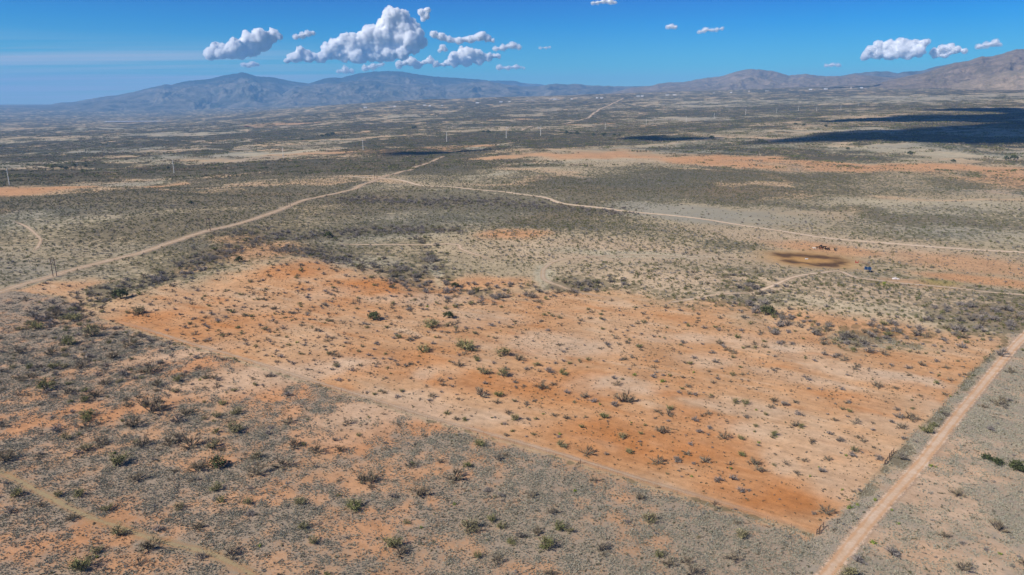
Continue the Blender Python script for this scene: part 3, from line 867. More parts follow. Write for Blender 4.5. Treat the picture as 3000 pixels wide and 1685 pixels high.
# ------------------------------------------------------------------ dirt roads and tracks (draped strips)
def road_mat(name, base, pale, rut, edge=0.35):
    m, t, out = nodes(name)
    b = t.nodes.new('ShaderNodeBsdfPrincipled')
    b.inputs['Roughness'].default_value = 0.95; b.inputs['Specular IOR Level'].default_value = 0.05
    P = position(t)
    u = attr(t, 'across').outputs['Fac']            # -1 .. 1
    w = attr(t, 'worn').outputs['Fac']
    n1 = noise_node(t, P, 0.22, 4, 0.6); n2 = noise_node(t, P, 1.6, 4, 0.65)
    c = mix(t, ramp(t, n1, (.35, 0), (.65, 1)), base, pale)
    au = math_node(t, 'ABSOLUTE', u)
    d = math_node(t, 'ABSOLUTE', math_node(t, 'SUBTRACT', au, 0.42))
    track = ramp(t, math_node(t, 'ADD', d, math_node(t, 'MULTIPLY_ADD', n1, 0.5, -0.25)), (0.05, 1), (0.24, 0))
    c = mix(t, math_node(t, 'MULTIPLY', track, 0.75), c, rut)
    c = mix(t, 0.8, c, ramp(t, n2, (.25, .80), (.75, 1.15)), 'MULTIPLY')
    t.links.new(c, b.inputs['Base Color'])
    e = math_node(t, 'ADD', math_node(t, 'SUBTRACT', 1.0, au), math_node(t, 'MULTIPLY_ADD', n2, 1.0, -0.5))
    e = math_node(t, 'ADD', e, math_node(t, 'MULTIPLY_ADD', n1, 0.7, -0.35))
    al = ramp(t, e, (0.0, 0), (edge, 1))
    al = math_node(t, 'MULTIPLY', al, w)
    tr = t.nodes.new('ShaderNodeBsdfTransparent')
    mx = t.nodes.new('ShaderNodeMixShader')
    t.links.new(al, mx.inputs[0]); t.links.new(tr.outputs[0], mx.inputs[1]); t.links.new(b.outputs[0], mx.inputs[2])
    t.links.new(mx.outputs[0], out.inputs['Surface'])
    return m
rm_main = road_mat('graded_dirt', (.54, .365, .225), (.62, .46, .32), (.52, .30, .155), .40)
rm_pale = road_mat('pale_track_dirt', (.58, .43, .28), (.64, .51, .36), (.56, .40, .25), .4)
rm_faint = road_mat('faint_track_dirt', (.56, .42, .28), (.61, .48, .34), (.54, .36, .21), .7)
rm_straw = road_mat('straw_track', (.46, .34, .17), (.48, .38, .20), (.53, .30, .14), 1.0)
TRACKS = []
def strip(name, label, pts, width, mat, worn=1.0, lift=0.05, fade=False):
    W = [at(px, py)[:2] for px, py in pts]
    P = [np.array(p) for p in W]
    dense = []
    for k in range(len(P) - 1):                      # Catmull-Rom
        p0 = P[max(k - 1, 0)]; p1 = P[k]; p2 = P[k + 1]; p3 = P[min(k + 2, len(P) - 1)]
        L = np.linalg.norm(p2 - p1); mn = min(np.linalg.norm(p1), np.linalg.norm(p2))
        n = max(2, int(L / max(0.8, mn * 0.006)))
        n = min(n, 240)
        for i in range(n):
            t = i / n
            dense.append(0.5 * ((2 * p1) + (-p0 + p2) * t + (2 * p0 - 5 * p1 + 4 * p2 - p3) * t * t + (-p0 + 3 * p1 - 3 * p2 + p3) * t ** 3))
    dense.append(P[-1]); Q = np.array(dense)
    T = np.gradient(Q, axis=0); T /= np.linalg.norm(T, axis=1)[:, None] + 1e-9
    Nn = np.stack([-T[:, 1], T[:, 0]], 1)
    U = np.linspace(-1, 1, 9)
    s = np.arange(len(Q))
    wv = width / 2 * (1 + 0.10 * perlin(s / 14.0, s * 0.0, 7))
    V = Q[:, None, :] + Nn[:, None, :] * (U[None, :, None] * wv[:, None, None])
    x = V[..., 0].ravel(); y = V[..., 1].ravel()
    z = Hq(x, y) + lift + 0.00022 * np.hypot(x, y)
    n = len(U); k = len(Q)
    i0 = (np.arange(k - 1)[:, None] * n + np.arange(n - 1)[None, :]).ravel()
    fc = np.stack([i0, i0 + 1, i0 + n + 1, i0 + n], 1)[:, ::-1].copy()
    me = new_mesh(name, np.stack([x, y, z], 1), fc, smooth=True)
    add_attr(me, 'across', np.tile(U, k), 'FLOAT')
    wn = np.full(k, worn)
    if fade:
        wn *= np.clip(np.minimum(np.arange(k), np.arange(k)[::-1]) / (0.15 * k), 0, 1)
    add_attr(me, 'worn', np.repeat(wn, n), 'FLOAT')
    o = obj(name, me, mat); tag(o, label, None, None, 'structure')
    TRACKS.append((Q, width))
    return o

ROAD_PX = [(2300, 1860), (2422, 1685), (2575, 1497), (2716, 1334), (2825, 1193), (2909, 1090), (2984, 1003), (3060, 925), (3160, 830)]
strip('dirt_road', 'wide pale graded dirt road running up the right side', ROAD_PX, 5.2, rm_main)
LINE_PX = [(-150, 905), (0, 856), (60, 836), (150, 811), (206, 793), (310, 766), (413, 741), (480, 718), (537, 699), (619, 674), (722, 649), (805, 621), (850, 603), (887, 588), (990, 566),
           (1034, 556), (1094, 531), (1112, 522), (1165, 507), (1202, 499), (1218, 489), (1252, 479), (1300, 458)]
strip('cleared_strip', 'pale cleared strip under the wooden power line', LINE_PX, 13, rm_faint, 0.8)
strip('power_line_track', 'pale track following the wooden power poles', LINE_PX, 5.0, rm_faint, .75, 0.10)
strip('ranch_road', 'long pale dirt road crossing the middle of the plain',
      [(860, 519), (1000, 517), (1100, 522), (1140, 524), (1180, 530), (1245, 545), (1330, 549), (1420, 558), (1500, 566), (1590, 578), (1650, 597), (1800, 615),
       (1990, 634), (2120, 652), (2250, 672), (2400, 695), (2560, 710), (2750, 725), (2900, 735), (3000, 740), (3150, 752)], 8.0, rm_pale, 1.0)
strip('loop_track', 'faint pale track curving round the scrubby knoll', [(2270, 765), (2194, 761), (2136, 760), (2000, 753), (1854, 747), (1738, 753), (1640, 762), (1602, 780),
      (1590, 799), (1598, 822), (1650, 842), (1757, 869), (1830, 880)], 5.0, rm_faint, .7, fade=True)
strip('west_track', 'faint straight track left of the knoll', [(980, 716), (1155, 717), (1330, 716), (1350, 730), (1400, 748), (1450, 765)], 4.5, rm_faint, .9, fade=True)
strip('corral_track', 'pale track passing the solar panels', [(2205, 860), (2221, 854), (2272, 834), (2330, 811), (2408, 799), (2458, 795), (2505, 813), (2582, 823), (2660, 832),
      (2776, 842), (2893, 856), (3000, 865), (3120, 880)], 5.0, rm_faint, 1.0)
strip('east_spur', 'faint spur track joining the loop south of the knoll', [(1940, 890), (2000, 881), (2093, 865), (2205, 858)], 4.0, rm_faint, .85, fade=True)
strip('far_road', 'far straight dirt road climbing the plain', [(1530, 381), (1560, 370), (1620, 366), (1660, 362), (1700, 352), (1725, 345), (1750, 326), (1757, 320), (1775, 313), (1800, 301), (1828, 288)], 22, rm_faint, .9)
strip('far_cross_road', 'far pale road crossing behind the steel poles', [(1400, 372), (1475, 372), (1510, 376), (1585, 377), (1630, 384), (1690, 387), (1760, 388), (1850, 385), (2000, 378), (2140, 370)], 14, rm_faint, .7)
strip('bend_track', 'short curved track at the left edge', [(40, 648), (75, 663), (98, 680), (116, 698), (118, 708), (110, 724), (98, 740)], 4, rm_faint, .8, fade=True)
strip('two_track', 'straw coloured two-rut track in the left foreground', [(-80, 1355), (33, 1399), (136, 1453), (244, 1508), (353, 1546), (461, 1584), (597, 1616), (678, 1650), (740, 1685), (860, 1750)],
      4.6, rm_straw, .62); TRACKS[-1] = (TRACKS[-1][0], 3.0)
strip('fence_track', 'faint vehicle track inside the long straight fence', [(330, 936), (1000, 1141), (1400, 1262), (1700, 1348), (2100, 1468), (2360, 1548)], 3.0, rm_faint, .55, fade=True)

# ------------------------------------------------------------------ plants: prototypes
def leaf_mat(name, cols, rough=0.9, spread=1.0):
    m, t, out = nodes(name)
    b = principled(t, out, rough, 0.05)
    oi = t.nodes.new('ShaderNodeObjectInfo')
    n = len(cols)
    c = ramp(t, oi.outputs['Random'], *[((k + 0.5) / n, cols[k]) for k in range(n)])
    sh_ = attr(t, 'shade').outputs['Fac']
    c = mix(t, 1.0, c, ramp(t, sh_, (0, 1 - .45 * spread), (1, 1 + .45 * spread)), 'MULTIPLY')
    t.links.new(c, b.inputs['Base Color'])
    return m

class Plant:
    def __init__(s, seed): s.rng = np.random.default_rng(seed); s.v = []; s.f = []; s.sh = []
    def tri(s, p, q, w, shade):
        d = q - p
        a = np.cross(d, s.rng.normal(size=3)); a /= np.linalg.norm(a) + 1e-9
        b = len(s.v); s.v += [p - a * w / 2, p + a * w / 2, q]; s.f.append((b, b + 1, b + 2)); s.sh += [shade] * 3
    def quad(s, c, sx, sy, shade):
        n = s.rng.normal(size=3); n[2] += 0.6; n /= np.linalg.norm(n)
        a = np.cross(n, s.rng.normal(size=3)); a /= np.linalg.norm(a); bb = np.cross(n, a)
        b = len(s.v)
        s.v += [c - a * sx, c - bb * sy, c + a * sx, c + bb * sy]; s.f.append((b, b + 1, b + 2, b + 3)); s.sh += [shade] * 4
    def stem(s, p, q, r0, r1, shade=.5):
        d = q - p
        a = np.cross(d, (0.3, 0.5, 0.2)); a /= np.linalg.norm(a) + 1e-9; bb = np.cross(d, a); bb /= np.linalg.norm(bb) + 1e-9
        b = len(s.v)
        for pt, r in ((p, r0), (q, r1)):
            for k in range(3):
                t = 2 * math.pi * k / 3
                s.v.append(pt + r * (math.cos(t) * a + math.sin(t) * bb))
        s.f += [(b, b + 1, b + 4, b + 3), (b + 1, b + 2, b + 5, b + 4), (b + 2, b, b + 3, b + 5)]; s.sh += [shade] * 6
    def mesh(s, name, mat):
        me = bpy.data.meshes.new(name)
        me.from_pydata([tuple(map(float, v)) for v in s.v], [], s.f); me.update()
        add_attr(me, 'shade', np.array(s.sh), 'FLOAT')
        me.materials.append(mat)
        return me

def mesquite(seed, trunk_mat, crown_mat, stems=9, twigs=46, leafy=0.0, flat_=1.0):
    """many-stemmed thorny shrub: forked stems and a crown of fine bare twigs; radius about 1"""
    T = Plant(seed); Cn = Plant(seed + 500); rng = np.random.default_rng(seed + 900)
    lob = rng.uniform(0.75, 1.15, 7); ph = rng.uniform(0, 6.28)
    for k in range(stems):
        a = 2 * math.pi * (k + rng.uniform(-.4, .4)) / stems
        el = R(rng.uniform(28, 80))
        L = rng.uniform(.75, 1.1) * lob[k % 7]
        d = np.array([math.cos(a) * math.cos(el), math.sin(a) * math.cos(el), math.sin(el) * flat_])
        p0 = np.array([rng.uniform(-.12, .12), rng.uniform(-.12, .12), -0.06])
        p1 = p0 + d * L * .45 + rng.normal(0, .05, 3)
        T.stem(p0, p1, .045, .03)
        for j in range(3):
            d2 = d + rng.normal(0, .38, 3); d2[2] = abs(d2[2]) * .8 + .05; d2 /= np.linalg.norm(d2)
            p2 = p1 + d2 * L * rng.uniform(.35, .65)
            T.stem(p1, p2, .026, .012)
            sd = rng.uniform(0, 1)
            for i in range(twigs // 3 + 1):
                t = rng.uniform(.1, 1.0)
                p = p1 + (p2 - p1) * t
                q = p + (d2 * .4 + rng.normal(0, .62, 3) + np.array([0, 0, .22])) * rng.uniform(.14, .34)
                q[2] = max(q[2], .02)
                if rng.random() < leafy:
                    Cn.quad(q, .035, .055, np.clip(sd + rng.normal(0, .25), 0, 1))
                else:
                    Cn.tri(p, q, rng.uniform(.020, .042), np.clip(sd + rng.normal(0, .25), 0, 1))
    return T.mesh('trunk', trunk_mat), Cn.mesh('crown', crown_mat)

def bush(name, seed, mat, n=150, ls=.09, h=1.0, up=0.35, dense=0.5, stems=10):
    """leafy dome: leaf-sized faces in clumps, open at the base, with stems"""
    P = Plant(seed); rng = P.rng
    cl = []
    for k in range(max(6, n // 14)):
        a = rng.uniform(0, 6.28); rad = rng.uniform(0, 1) ** dense * .82
        cl.append(np.array([math.cos(a) * rad, math.sin(a) * rad, h * (.18 + .75 * (1 - rad * rad) * rng.uniform(.55, 1.1))]))
    for k in range(stems):
        c = cl[k % len(cl)]
        P.stem(np.array([0, 0, -.05]) + rng.normal(0, .06, 3) * np.array([1, 1, 0]), c, .025, .01, .3)
    for k in range(n):
        c = cl[rng.integers(len(cl))]
        p = c + rng.normal(0, .16, 3) * np.array([1, 1, .8]); p[2] = max(p[2], .02)
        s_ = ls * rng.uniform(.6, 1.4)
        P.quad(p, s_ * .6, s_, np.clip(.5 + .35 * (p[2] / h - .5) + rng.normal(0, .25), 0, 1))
    return P.mesh(name, mat)

def tuft_patch(seed, mat, n=13, rad=1.4, blades=9, hgt=.36):
    P = Plant(seed); rng = P.rng
    for k in range(n):
        a = rng.uniform(0, 6.28); q = rad * math.sqrt(rng.uniform(0, 1))
        c = np.array([math.cos(a) * q, math.sin(a) * q, -.02]); s_ = rng.uniform(.55, 1.25); sd = rng.uniform(.1, .9)
        for i in range(blades):
            b = rng.uniform(0, 6.28); l = rng.uniform(.10, .30) * s_
            top = c + np.array([math.cos(b) * l, math.sin(b) * l, hgt * s_ * rng.uniform(.55, 1.0)])
            P.tri(c + rng.normal(0, .05, 3) * np.array([1, 1, 0]), top, .11 * s_, np.clip(sd + rng.normal(0, .15), 0, 1))
    return P.mesh('grass_patch', mat)

def bush_clump(name, seed, mat, n=11, rad=9):
    """a dozen far bushes in one mesh"""
    P = Plant(seed); rng = P.rng
    for k in range(n):
        a = rng.uniform(0, 6.28); q = rad * math.sqrt(rng.uniform(0, 1)); s_ = rng.uniform(.7, 1.5); sd = rng.uniform(.1, .9)
        c0 = np.array([math.cos(a) * q, math.sin(a) * q, 0])
        for i in range(12):
            b = rng.uniform(0, 6.28); w = rng.uniform(0, 1) ** .6 * 1.0 * s_
            p = c0 + np.array([math.cos(b) * w, math.sin(b) * w, s_ * rng.uniform(.1, 1.25) * (1 - .4 * (w / (1.1 * s_)) ** 2)])
            P.quad(p, .38 * s_, .42 * s_, np.clip(sd + rng.normal(0, .2), 0, 1))
    return P.mesh(name, mat)

def prickly_pear(seed, mat):
    P = Plant(seed); rng = P.rng
    def pad(c, d, s_):
        d = d / np.linalg.norm(d); a = np.cross(d, rng.normal(size=3)); a /= np.linalg.norm(a); n = np.cross(d, a)
        b = len(P.v); shd = rng.uniform(.3, .9); ring = []
        for k in range(8):
            t = 2 * math.pi * k / 8
            P.v.append(c + d * s_ * (1 - math.cos(t)) * .62 + a * s_ * .5 * math.sin(t)); P.sh.append(shd)
        P.v.append(c + d * s_ * .6 + n * s_ * .12); P.v.append(c + d * s_ * .6 - n * s_ * .12); P.sh += [shd, shd]
        for k in range(8):
            P.f += [(b + k, b + (k + 1) % 8, b + 8), (b + (k + 1) % 8, b + k, b + 9)]
        return c + d * s_ * 1.2
    for k in range(9):
        c = np.array([rng.uniform(-.45, .45), rng.uniform(-.45, .45), -.03])
        e = pad(c, np.array([rng.normal(0, .4), rng.normal(0, .4), 1]), rng.uniform(.26, .4))
        for j in range(2):
            e2 = pad(e, np.array([rng.normal(0, .7), rng.normal(0, .7), .8]), rng.uniform(.22, .34))
            if rng.random() < .6: pad(e2, np.array([rng.normal(0, .8), rng.normal(0, .8), .7]), rng.uniform(.18, .28))
    return P.mesh('prickly_pear', mat)

bark = leaf_mat('grey_bark', [(.10, .08, .065), (.14, .115, .095), (.09, .075, .06)], spread=.5)
m_grey = leaf_mat('grey_twigs', [(.27, .235, .20), (.33, .29, .26), (.23, .20, .15), (.30, .26, .23)])
m_oliv = leaf_mat('olive_twigs', [(.25, .23, .095), (.28, .24, .13), (.20, .20, .075)])
m_brwn = leaf_mat('brown_twigs', [(.27, .21, .13), (.22, .18, .11), (.31, .25, .165)])
m_junp = leaf_mat('dark_juniper_leaves', [(.06, .075, .032), (.08, .09, .038)])
m_creo = leaf_mat('creosote_leaves', [(.155, .15, .05), (.12, .13, .048), (.185, .165, .07), (.14, .145, .065)])
m_gshr = leaf_mat('grey_shrub_leaves', [(.27, .255, .225), (.21, .20, .175), (.20, .19, .14), (.29, .265, .225)])
m_dots = leaf_mat('small_shrub_leaves', [(.13, .115, .07), (.17, .15, .115), (.12, .12, .055), (.14, .12, .085)])
m_grss = leaf_mat('dry_grass', [(.37, .345, .26), (.32, .305, .235), (.41, .37, .265), (.28, .275, .22)], spread=.8)
m_cact = leaf_mat('cactus_green', [(.20, .24, .045), (.15, .20, .05), (.24, .26, .07)], spread=.5)

MESQ = []
for k in range(4): MESQ.append(mesquite(100 + k, bark, m_grey, 9, 46))
for k in range(3): MESQ.append(mesquite(200 + k, bark, m_oliv, 10, 60, .35))
for k in range(4): MESQ.append(mesquite(300 + k, bark, m_brwn, 9, 46))
SPARSE = [mesquite(400 + k, bark, m_brwn, 6, 16) for k in range(2)]
MESQ += SPARSE                                     # 11, 12
JUNI = []
for k in range(2):
    tk = Plant(700 + k)
    for j in range(5):
        a = j * 1.26; tk.stem(np.array([0, 0, -.08]), np.array([math.cos(a) * .35, math.sin(a) * .35, .6]), .06, .03)
    JUNI.append((tk.mesh('trunk', bark), bush('crown', 710 + k, m_junp, 420, .12, 1.35, .3, .5, 0)))
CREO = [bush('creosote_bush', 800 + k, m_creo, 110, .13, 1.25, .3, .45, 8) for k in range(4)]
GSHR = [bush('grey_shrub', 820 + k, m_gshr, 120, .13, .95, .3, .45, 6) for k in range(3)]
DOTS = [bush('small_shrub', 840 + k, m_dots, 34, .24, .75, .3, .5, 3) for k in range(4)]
TUFT = [tuft_patch(860 + k, m_grss) for k in range(5)]
CLMP = [bush_clump('far_bushes', 880 + k, m_creo if k < 2 else m_brwn) for k in range(4)]
PEAR = [prickly_pear(900 + k, m_cact) for k in range(3)]

# ------------------------------------------------------------------ where the plants stand
RNG = np.random.default_rng(7)
def scatter(r0, r1, dens_max, amax=0.80):
    n = int(0.5 * (r1 ** 2 - r0 ** 2) * 2 * amax * dens_max)
    r = np.sqrt(RNG.uniform(r0 ** 2, r1 ** 2, n)); a = RNG.uniform(-amax, amax, n)
    return r * np.sin(a), r * np.cos(a)
def off_roads(x, y):
    ok = np.ones(len(x), bool)
    for Q, w in TRACKS:
        lo = Q.min(0) - 10; hi = Q.max(0) + 10
        s = np.where((x > lo[0]) & (x < hi[0]) & (y > lo[1]) & (y < hi[1]))[0]
        if len(s) == 0: continue
        st = max(1, len(Q) // 60)
        q = [tuple(p) for p in Q[::st]] + [tuple(Q[-1])]
        ok[s] &= seg_dist(x[s], y[s], q) > w * (0.5 if w < 9 else 0.42)
    return ok
f_field, f_fg, f_rs = zn['field'], zn['fgrass'], zn['roadside']
f_dirt = np.clip(zn['damp'] * 1.8, 0, 1)

# grass
gxp, gyp = scatter(122, 560, .62)
d = look(cg, gxp, gyp) * (1 - .95 * sstep(240, 560, np.hypot(gxp, gyp)) * 0.8)
keep = RNG.random(len(gxp)) < np.clip(1.5 * d - .30, 0, 1)
gxp, gyp = gxp[keep], gyp[keep]; k = off_roads(gxp, gyp); gxp, gyp = gxp[k], gyp[k]

def gn_instances(name, label, x, y, scl, proto_meshes, idx, tilt=0.0, sink=0.0):
    col = bpy.data.collections.new(name + '_kinds')
    for i, me in enumerate(proto_meshes):
        o = bpy.data.objects.new('%s_%02d' % (me.name, i), me); col.objects.link(o)
    n = len(x)
    me = bpy.data.meshes.new(name)
    me.vertices.add(n)
    co = np.stack([x, y, Hq(x, y) - sink], 1).astype(np.float32)
    me.vertices.foreach_set('co', co.ravel())
    a = me.attributes.new('spin', 'FLOAT', 'POINT'); a.data.foreach_set('value', RNG.uniform(0, 6.283, n).astype(np.float32))
    a = me.attributes.new('size', 'FLOAT_VECTOR', 'POINT')
    s3 = scl if getattr(scl, 'ndim', 1) == 2 else np.stack([scl] * 3, 1)
    a.data.foreach_set('vector', s3.astype(np.float32).ravel())
    a = me.attributes.new('pick', 'INT', 'POINT'); a.data.foreach_set('value', idx.astype(np.int32))
    o = obj(name, me)
    ng = bpy.data.node_groups.new(name, 'GeometryNodeTree')
    ng.interface.new_socket('Geometry', in_out='INPUT', socket_type='NodeSocketGeometry')
    ng.interface.new_socket('Geometry', in_out='OUTPUT', socket_type='NodeSocketGeometry')
    N = ng.nodes; L = ng.links
    gi = N.new('NodeGroupInput'); go = N.new('NodeGroupOutput')
    ci = N.new('GeometryNodeCollectionInfo'); ci.inputs['Collection'].default_value = col
    ci.inputs['Separate Children'].default_value = True; ci.inputs['Reset Children'].default_value = True
    ip = N.new('GeometryNodeInstanceOnPoints'); ip.inputs['Pick Instance'].default_value = True
    def named(nm, typ):
        q = N.new('GeometryNodeInputNamedAttribute'); q.data_type = typ; q.inputs['Name'].default_value = nm
        return q.outputs['Attribute']
    cx = N.new('ShaderNodeCombineXYZ'); L.new(named('spin', 'FLOAT'), cx.inputs['Z'])
    L.new(gi.outputs[0], ip.inputs['Points']); L.new(ci.outputs[0], ip.inputs['Instance'])
    L.new(named('pick', 'INT'), ip.inputs['Instance Index']); L.new(cx.outputs[0], ip.inputs['Rotation'])
    L.new(named('size', 'FLOAT_VECTOR'), ip.inputs['Scale'])
    L.new(ip.outputs[0], go.inputs[0])
    md = o.modifiers.new('plants', 'NODES'); md.node_group = ng
    tag(o, label, None, None, 'stuff')
    print(name, n)
    return o

gn_instances('dry_grass', 'low grey and straw coloured grass tufts covering the ground', gxp, gyp,
             RNG.uniform(.75, 1.3, len(gxp)), TUFT, RNG.integers(0, len(TUFT), len(gxp)))

# small dark shrublets everywhere near
sx_, sy_ = scatter(122, 640, .26)
fld = look(f_field, sx_, sy_); fg = look(f_fg, sx_, sy_) + look(f_rs, sx_, sy_)
pn = fbm(sx_ / 24, sy_ / 24, 301, 3)
dn = fld * np.clip(.65 + 1.4 * pn, .15, 1) + fg * np.clip(.85 + .8 * pn, .2, 1) + (1 - fld - fg).clip(0, 1) * .55
keep = RNG.random(len(sx_)) < dn * (1 - look(f_dirt, sx_, sy_)); sx_, sy_ = sx_[keep], sy_[keep]
k = off_roads(sx_, sy_); sx_, sy_ = sx_[k], sy_[k]
gn_instances('small_shrubs', 'tiny dark shrublets sprinkled over the open ground', sx_, sy_,
             np.stack([(q := .20 + .34 * RNG.random(len(sx_)) ** 2.0), q, q * .9], 1), DOTS, RNG.integers(0, 4, len(sx_)))

# ------------------------------------------------------------------ shrubs that can be told apart
LAND = [  # photo px of the foot, width in px, kind: g grey twigs, o olive, b brown, s sparse, j juniper
 (1362,1024,74,'o'),(1478,1042,50,'o'),(1520,1055,38,'b'),(1095,937,34,'j'),(1315,932,26,'j'),(1262,957,58,'o'),(1418,1096,40,'o'),(1475,1102,46,'o'),
 (1830,1178,60,'b'),(1770,1224,36,'o'),(1938,1267,46,'b'),(1405,1306,42,'o'),(1643,1309,38,'o'),(1720,1331,46,'b'),(1925,1357,42,'b'),(1842,1328,28,'o'),
 (1588,1138,46,'b'),(1712,1165,34,'b'),(1660,1152,24,'g'),(1462,1161,36,'o'),(1264,1163,30,'b'),(1410,1160,50,'b'),(1457,1181,26,'b'),(1310,1213,24,'o'),
 (1622,1219,26,'b'),(1660,1227,26,'b'),(1610,1092,36,'g'),(1648,1098,32,'o'),(1345,1072,34,'b'),(1240,1030,44,'o'),(1290,1118,34,'s'),(1580,1090,28,'s'),
 (2035,1234,28,'g'),(2118,1284,40,'b'),(2078,1256,24,'g'),(2065,1354,42,'b'),(2208,1361,46,'b'),(2012,1332,28,'b'),(2378,1298,28,'b'),(2423,1347,26,'b'),(2335,1390,26,'b'),
 (2418,1503,48,'b'),(2385,1507,20,'g'),(2667,1228,50,'b'),(2632,1224,32,'g'),(2640,1255,38,'b'),(2568,1133,38,'b'),(2622,1139,26,'b'),(2173,1336,28,'o'),(2138,1362,28,'s'),
 (2108,1008,30,'b'),(2240,1018,24,'b'),(2190,1018,26,'b'),(2154,1180,28,'o'),(2184,1184,28,'o'),(2266,1176,28,'b'),(2330,1180,24,'b'),
 (2925,1185,46,'b'),(2900,1260,30,'g'),(2806,1452,42,'b'),(2925,1553,52,'b'),(2765,1573,38,'b'),(2615,1627,52,'g'),(2820,1668,58,'b'),(2488,1690,60,'o'),
 (2890,1346,24,'j'),(2920,1360,28,'j'),(2976,1374,36,'j'),(2996,1384,30,'j'),(2640,1345,40,'g'),(2718,1268,40,'o'),(2768,1218,30,'g'),(2958,1092,30,'b'),(2932,1042,44,'g'),
 (1380,1553,64,'o'),(1440,1527,38,'o'),(1468,1546,34,'o'),(1602,1606,58,'o'),(1765,1616,58,'b'),(1905,1528,52,'o'),(1672,1560,28,'o'),(1638,1551,44,'o'),(1575,1563,38,'b'),
 (1617,1503,40,'b'),(1555,1456,32,'b'),(1455,1644,50,'b'),(1495,1593,32,'o'),(1612,1683,38,'b'),(1331,1407,58,'b'),(1230,1452,58,'b'),(1085,1410,62,'b'),(1035,1492,62,'o'),
 (1150,1602,60,'o'),(1175,1627,46,'b'),(1930,1630,36,'o'),(1875,1462,36,'b'),(2172,1572,44,'o'),(2148,1640,52,'b'),(2010,1650,34,'b'),(2030,1685,52,'b'),(1740,1410,32,'b'),
 (440,1092,60,'b'),(136,1141,58,'o'),(277,1162,50,'b'),(200,1152,46,'b'),(255,1222,50,'o'),(193,1287,36,'o'),(298,1304,46,'b'),(255,1320,46,'o'),(347,1363,64,'o'),
 (401,1407,58,'b'),(418,1306,56,'b'),(494,1304,52,'b'),(559,1309,62,'b'),(624,1314,46,'o'),(575,1379,60,'b'),(635,1368,42,'j'),(635,1434,48,'o'),(754,1342,38,'o'),
 (825,1369,60,'b'),(749,1390,58,'b'),(863,1309,44,'b'),(928,1325,52,'b'),(689,1266,56,'o'),(543,1217,48,'b'),(450,1206,80,'b'),(391,1249,58,'b'),(521,1238,42,'g'),
 (233,1454,38,'o'),(52,1454,42,'o'),(315,1495,40,'o'),(526,1492,38,'o'),(733,1509,34,'g'),(727,1477,36,'o'),(581,1548,46,'b'),(467,1555,38,'g'),(890,1548,36,'o'),
 (879,1477,44,'o'),(646,1469,30,'o'),(347,1569,52,'o'),(434,1607,72,'b'),(678,1629,58,'b'),(244,1667,80,'o'),(407,1653,38,'b'),(917,1591,36,'o'),(20,1350,60,'b'),
 (460,1130,44,'b'),(520,1118,34,'o'),(695,1212,44,'o'),(786,1272,26,'g'),(650,1186,30,'o'),(330,1050,46,'b'),(200,1010,50,'o'),(270,985,56,'o'),
 (150,1040,50,'b'),(60,1035,44,'b'),(110,965,50,'o'),(215,940,60,'o'),(360,1100,40,'g'),(90,1105,36,'b'),(160,1080,44,'o'),(240,1075,50,'b'),(310,1125,44,'b'),(380,1015,44,'b'),
 (355,875,36,'j'),(410,920,44,'o'),(2250,922,36,'j'),(702,768,22,'j'),
]
KIND_IDX = {'g': [0, 1, 2, 3], 'o': [4, 5, 6], 'b': [7, 8, 9, 10], 's': [11, 12]}
HX = []
for px, py, w, kd in LAND:
    x, y, z = at(px, py)
    dep = y * CP - (z - CAM_H) * SP
    HX.append((x, y, 0.5 * w * dep / F * 1.28, kd))
JUN_PX = [(974,397,16),(960,399,14),(944,401,11),(1217,376,10),(1210,377,9),(1417,389,10),(1430,390,13),(1660,392,12),(1672,393,10),(1690,394,14),(1738,397,10),(1768,398,14),
          (1800,398,10),(1815,399,9),(2330,366,10),(2355,369,11),(2419,372,10),(2085,407,14),(2483,438,12),(2666,452,14),(2947,469,16),(2970,469,20),(2792,475,13),(179,493,14),
          (195,497,14),(217,487,11),(252,489,10),(493,495,9),(155,492,9),(963,697,26),(1333,842,22),(1245,470,8),(560,598,14),(885,410,8)]
JUN = []
for px, py, w in JUN_PX:
    x, y, z = at(px, py)
    JUN.append((x, y, 0.5 * w * (y * CP - (z - CAM_H) * SP) / F * 1.15))
for x, y, s_, kd in HX:
    if kd == 'j': JUN.append((x, y, s_))

mx_, my_ = scatter(122, 1000, .055)
rad = np.hypot(mx_, my_)
ppx, ppy = project(mx_, my_, Hq(mx_, my_))
fld = look(f_field, mx_, my_); fgl = look(f_fg, mx_, my_); rsl = look(f_rs, mx_, my_); wsh = look(zn['wash'], mx_, my_); scr = look(cs, mx_, my_)
pn = fbm(mx_ / 40, my_ / 40, 401, 3)
ul = np.array([at(230, 1000)[:2], at(470, 1220)[:2], at(900, 920)[:2], at(1200, 960)[:2]])
def blob(c, a): return np.exp(-(((mx_ - c[0]) ** 2 + (my_ - c[1]) ** 2) / a ** 2))
dn = fld * np.clip(.27 + .45 * pn, .06, .7) + fld * (.42 * blob(ul[2], 75) + .16 * blob(ul[3], 60))
dn = dn + fgl * np.clip(.07 + .12 * pn, .015, .3) + fgl * (.6 * blob(ul[0], 80) + .2 * blob(ul[1], 50)) + rsl * np.clip(.07 + .12 * pn, .01, .3)
midw = (1 - fld - fgl - rsl).clip(0, 1)
dn = dn + midw * (np.clip(.03 + .13 * scr * np.clip(.5 + 2 * pn, 0, 1.5), 0, .3)) + .95 * wsh ** 2.2 * (1 - .5 * fld)
keep = RNG.random(len(mx_)) < dn * (1 - look(f_dirt, mx_, my_)); mx_, my_ = mx_[keep], my_[keep]
k = off_roads(mx_, my_); mx_, my_ = mx_[k], my_[k]
hxy = np.array([(h[0], h[1]) for h in HX])
far_ok = np.array([np.min((hxy[:, 0] - a) ** 2 + (hxy[:, 1] - b) ** 2) > 6.0 for a, b in zip(mx_, my_)])
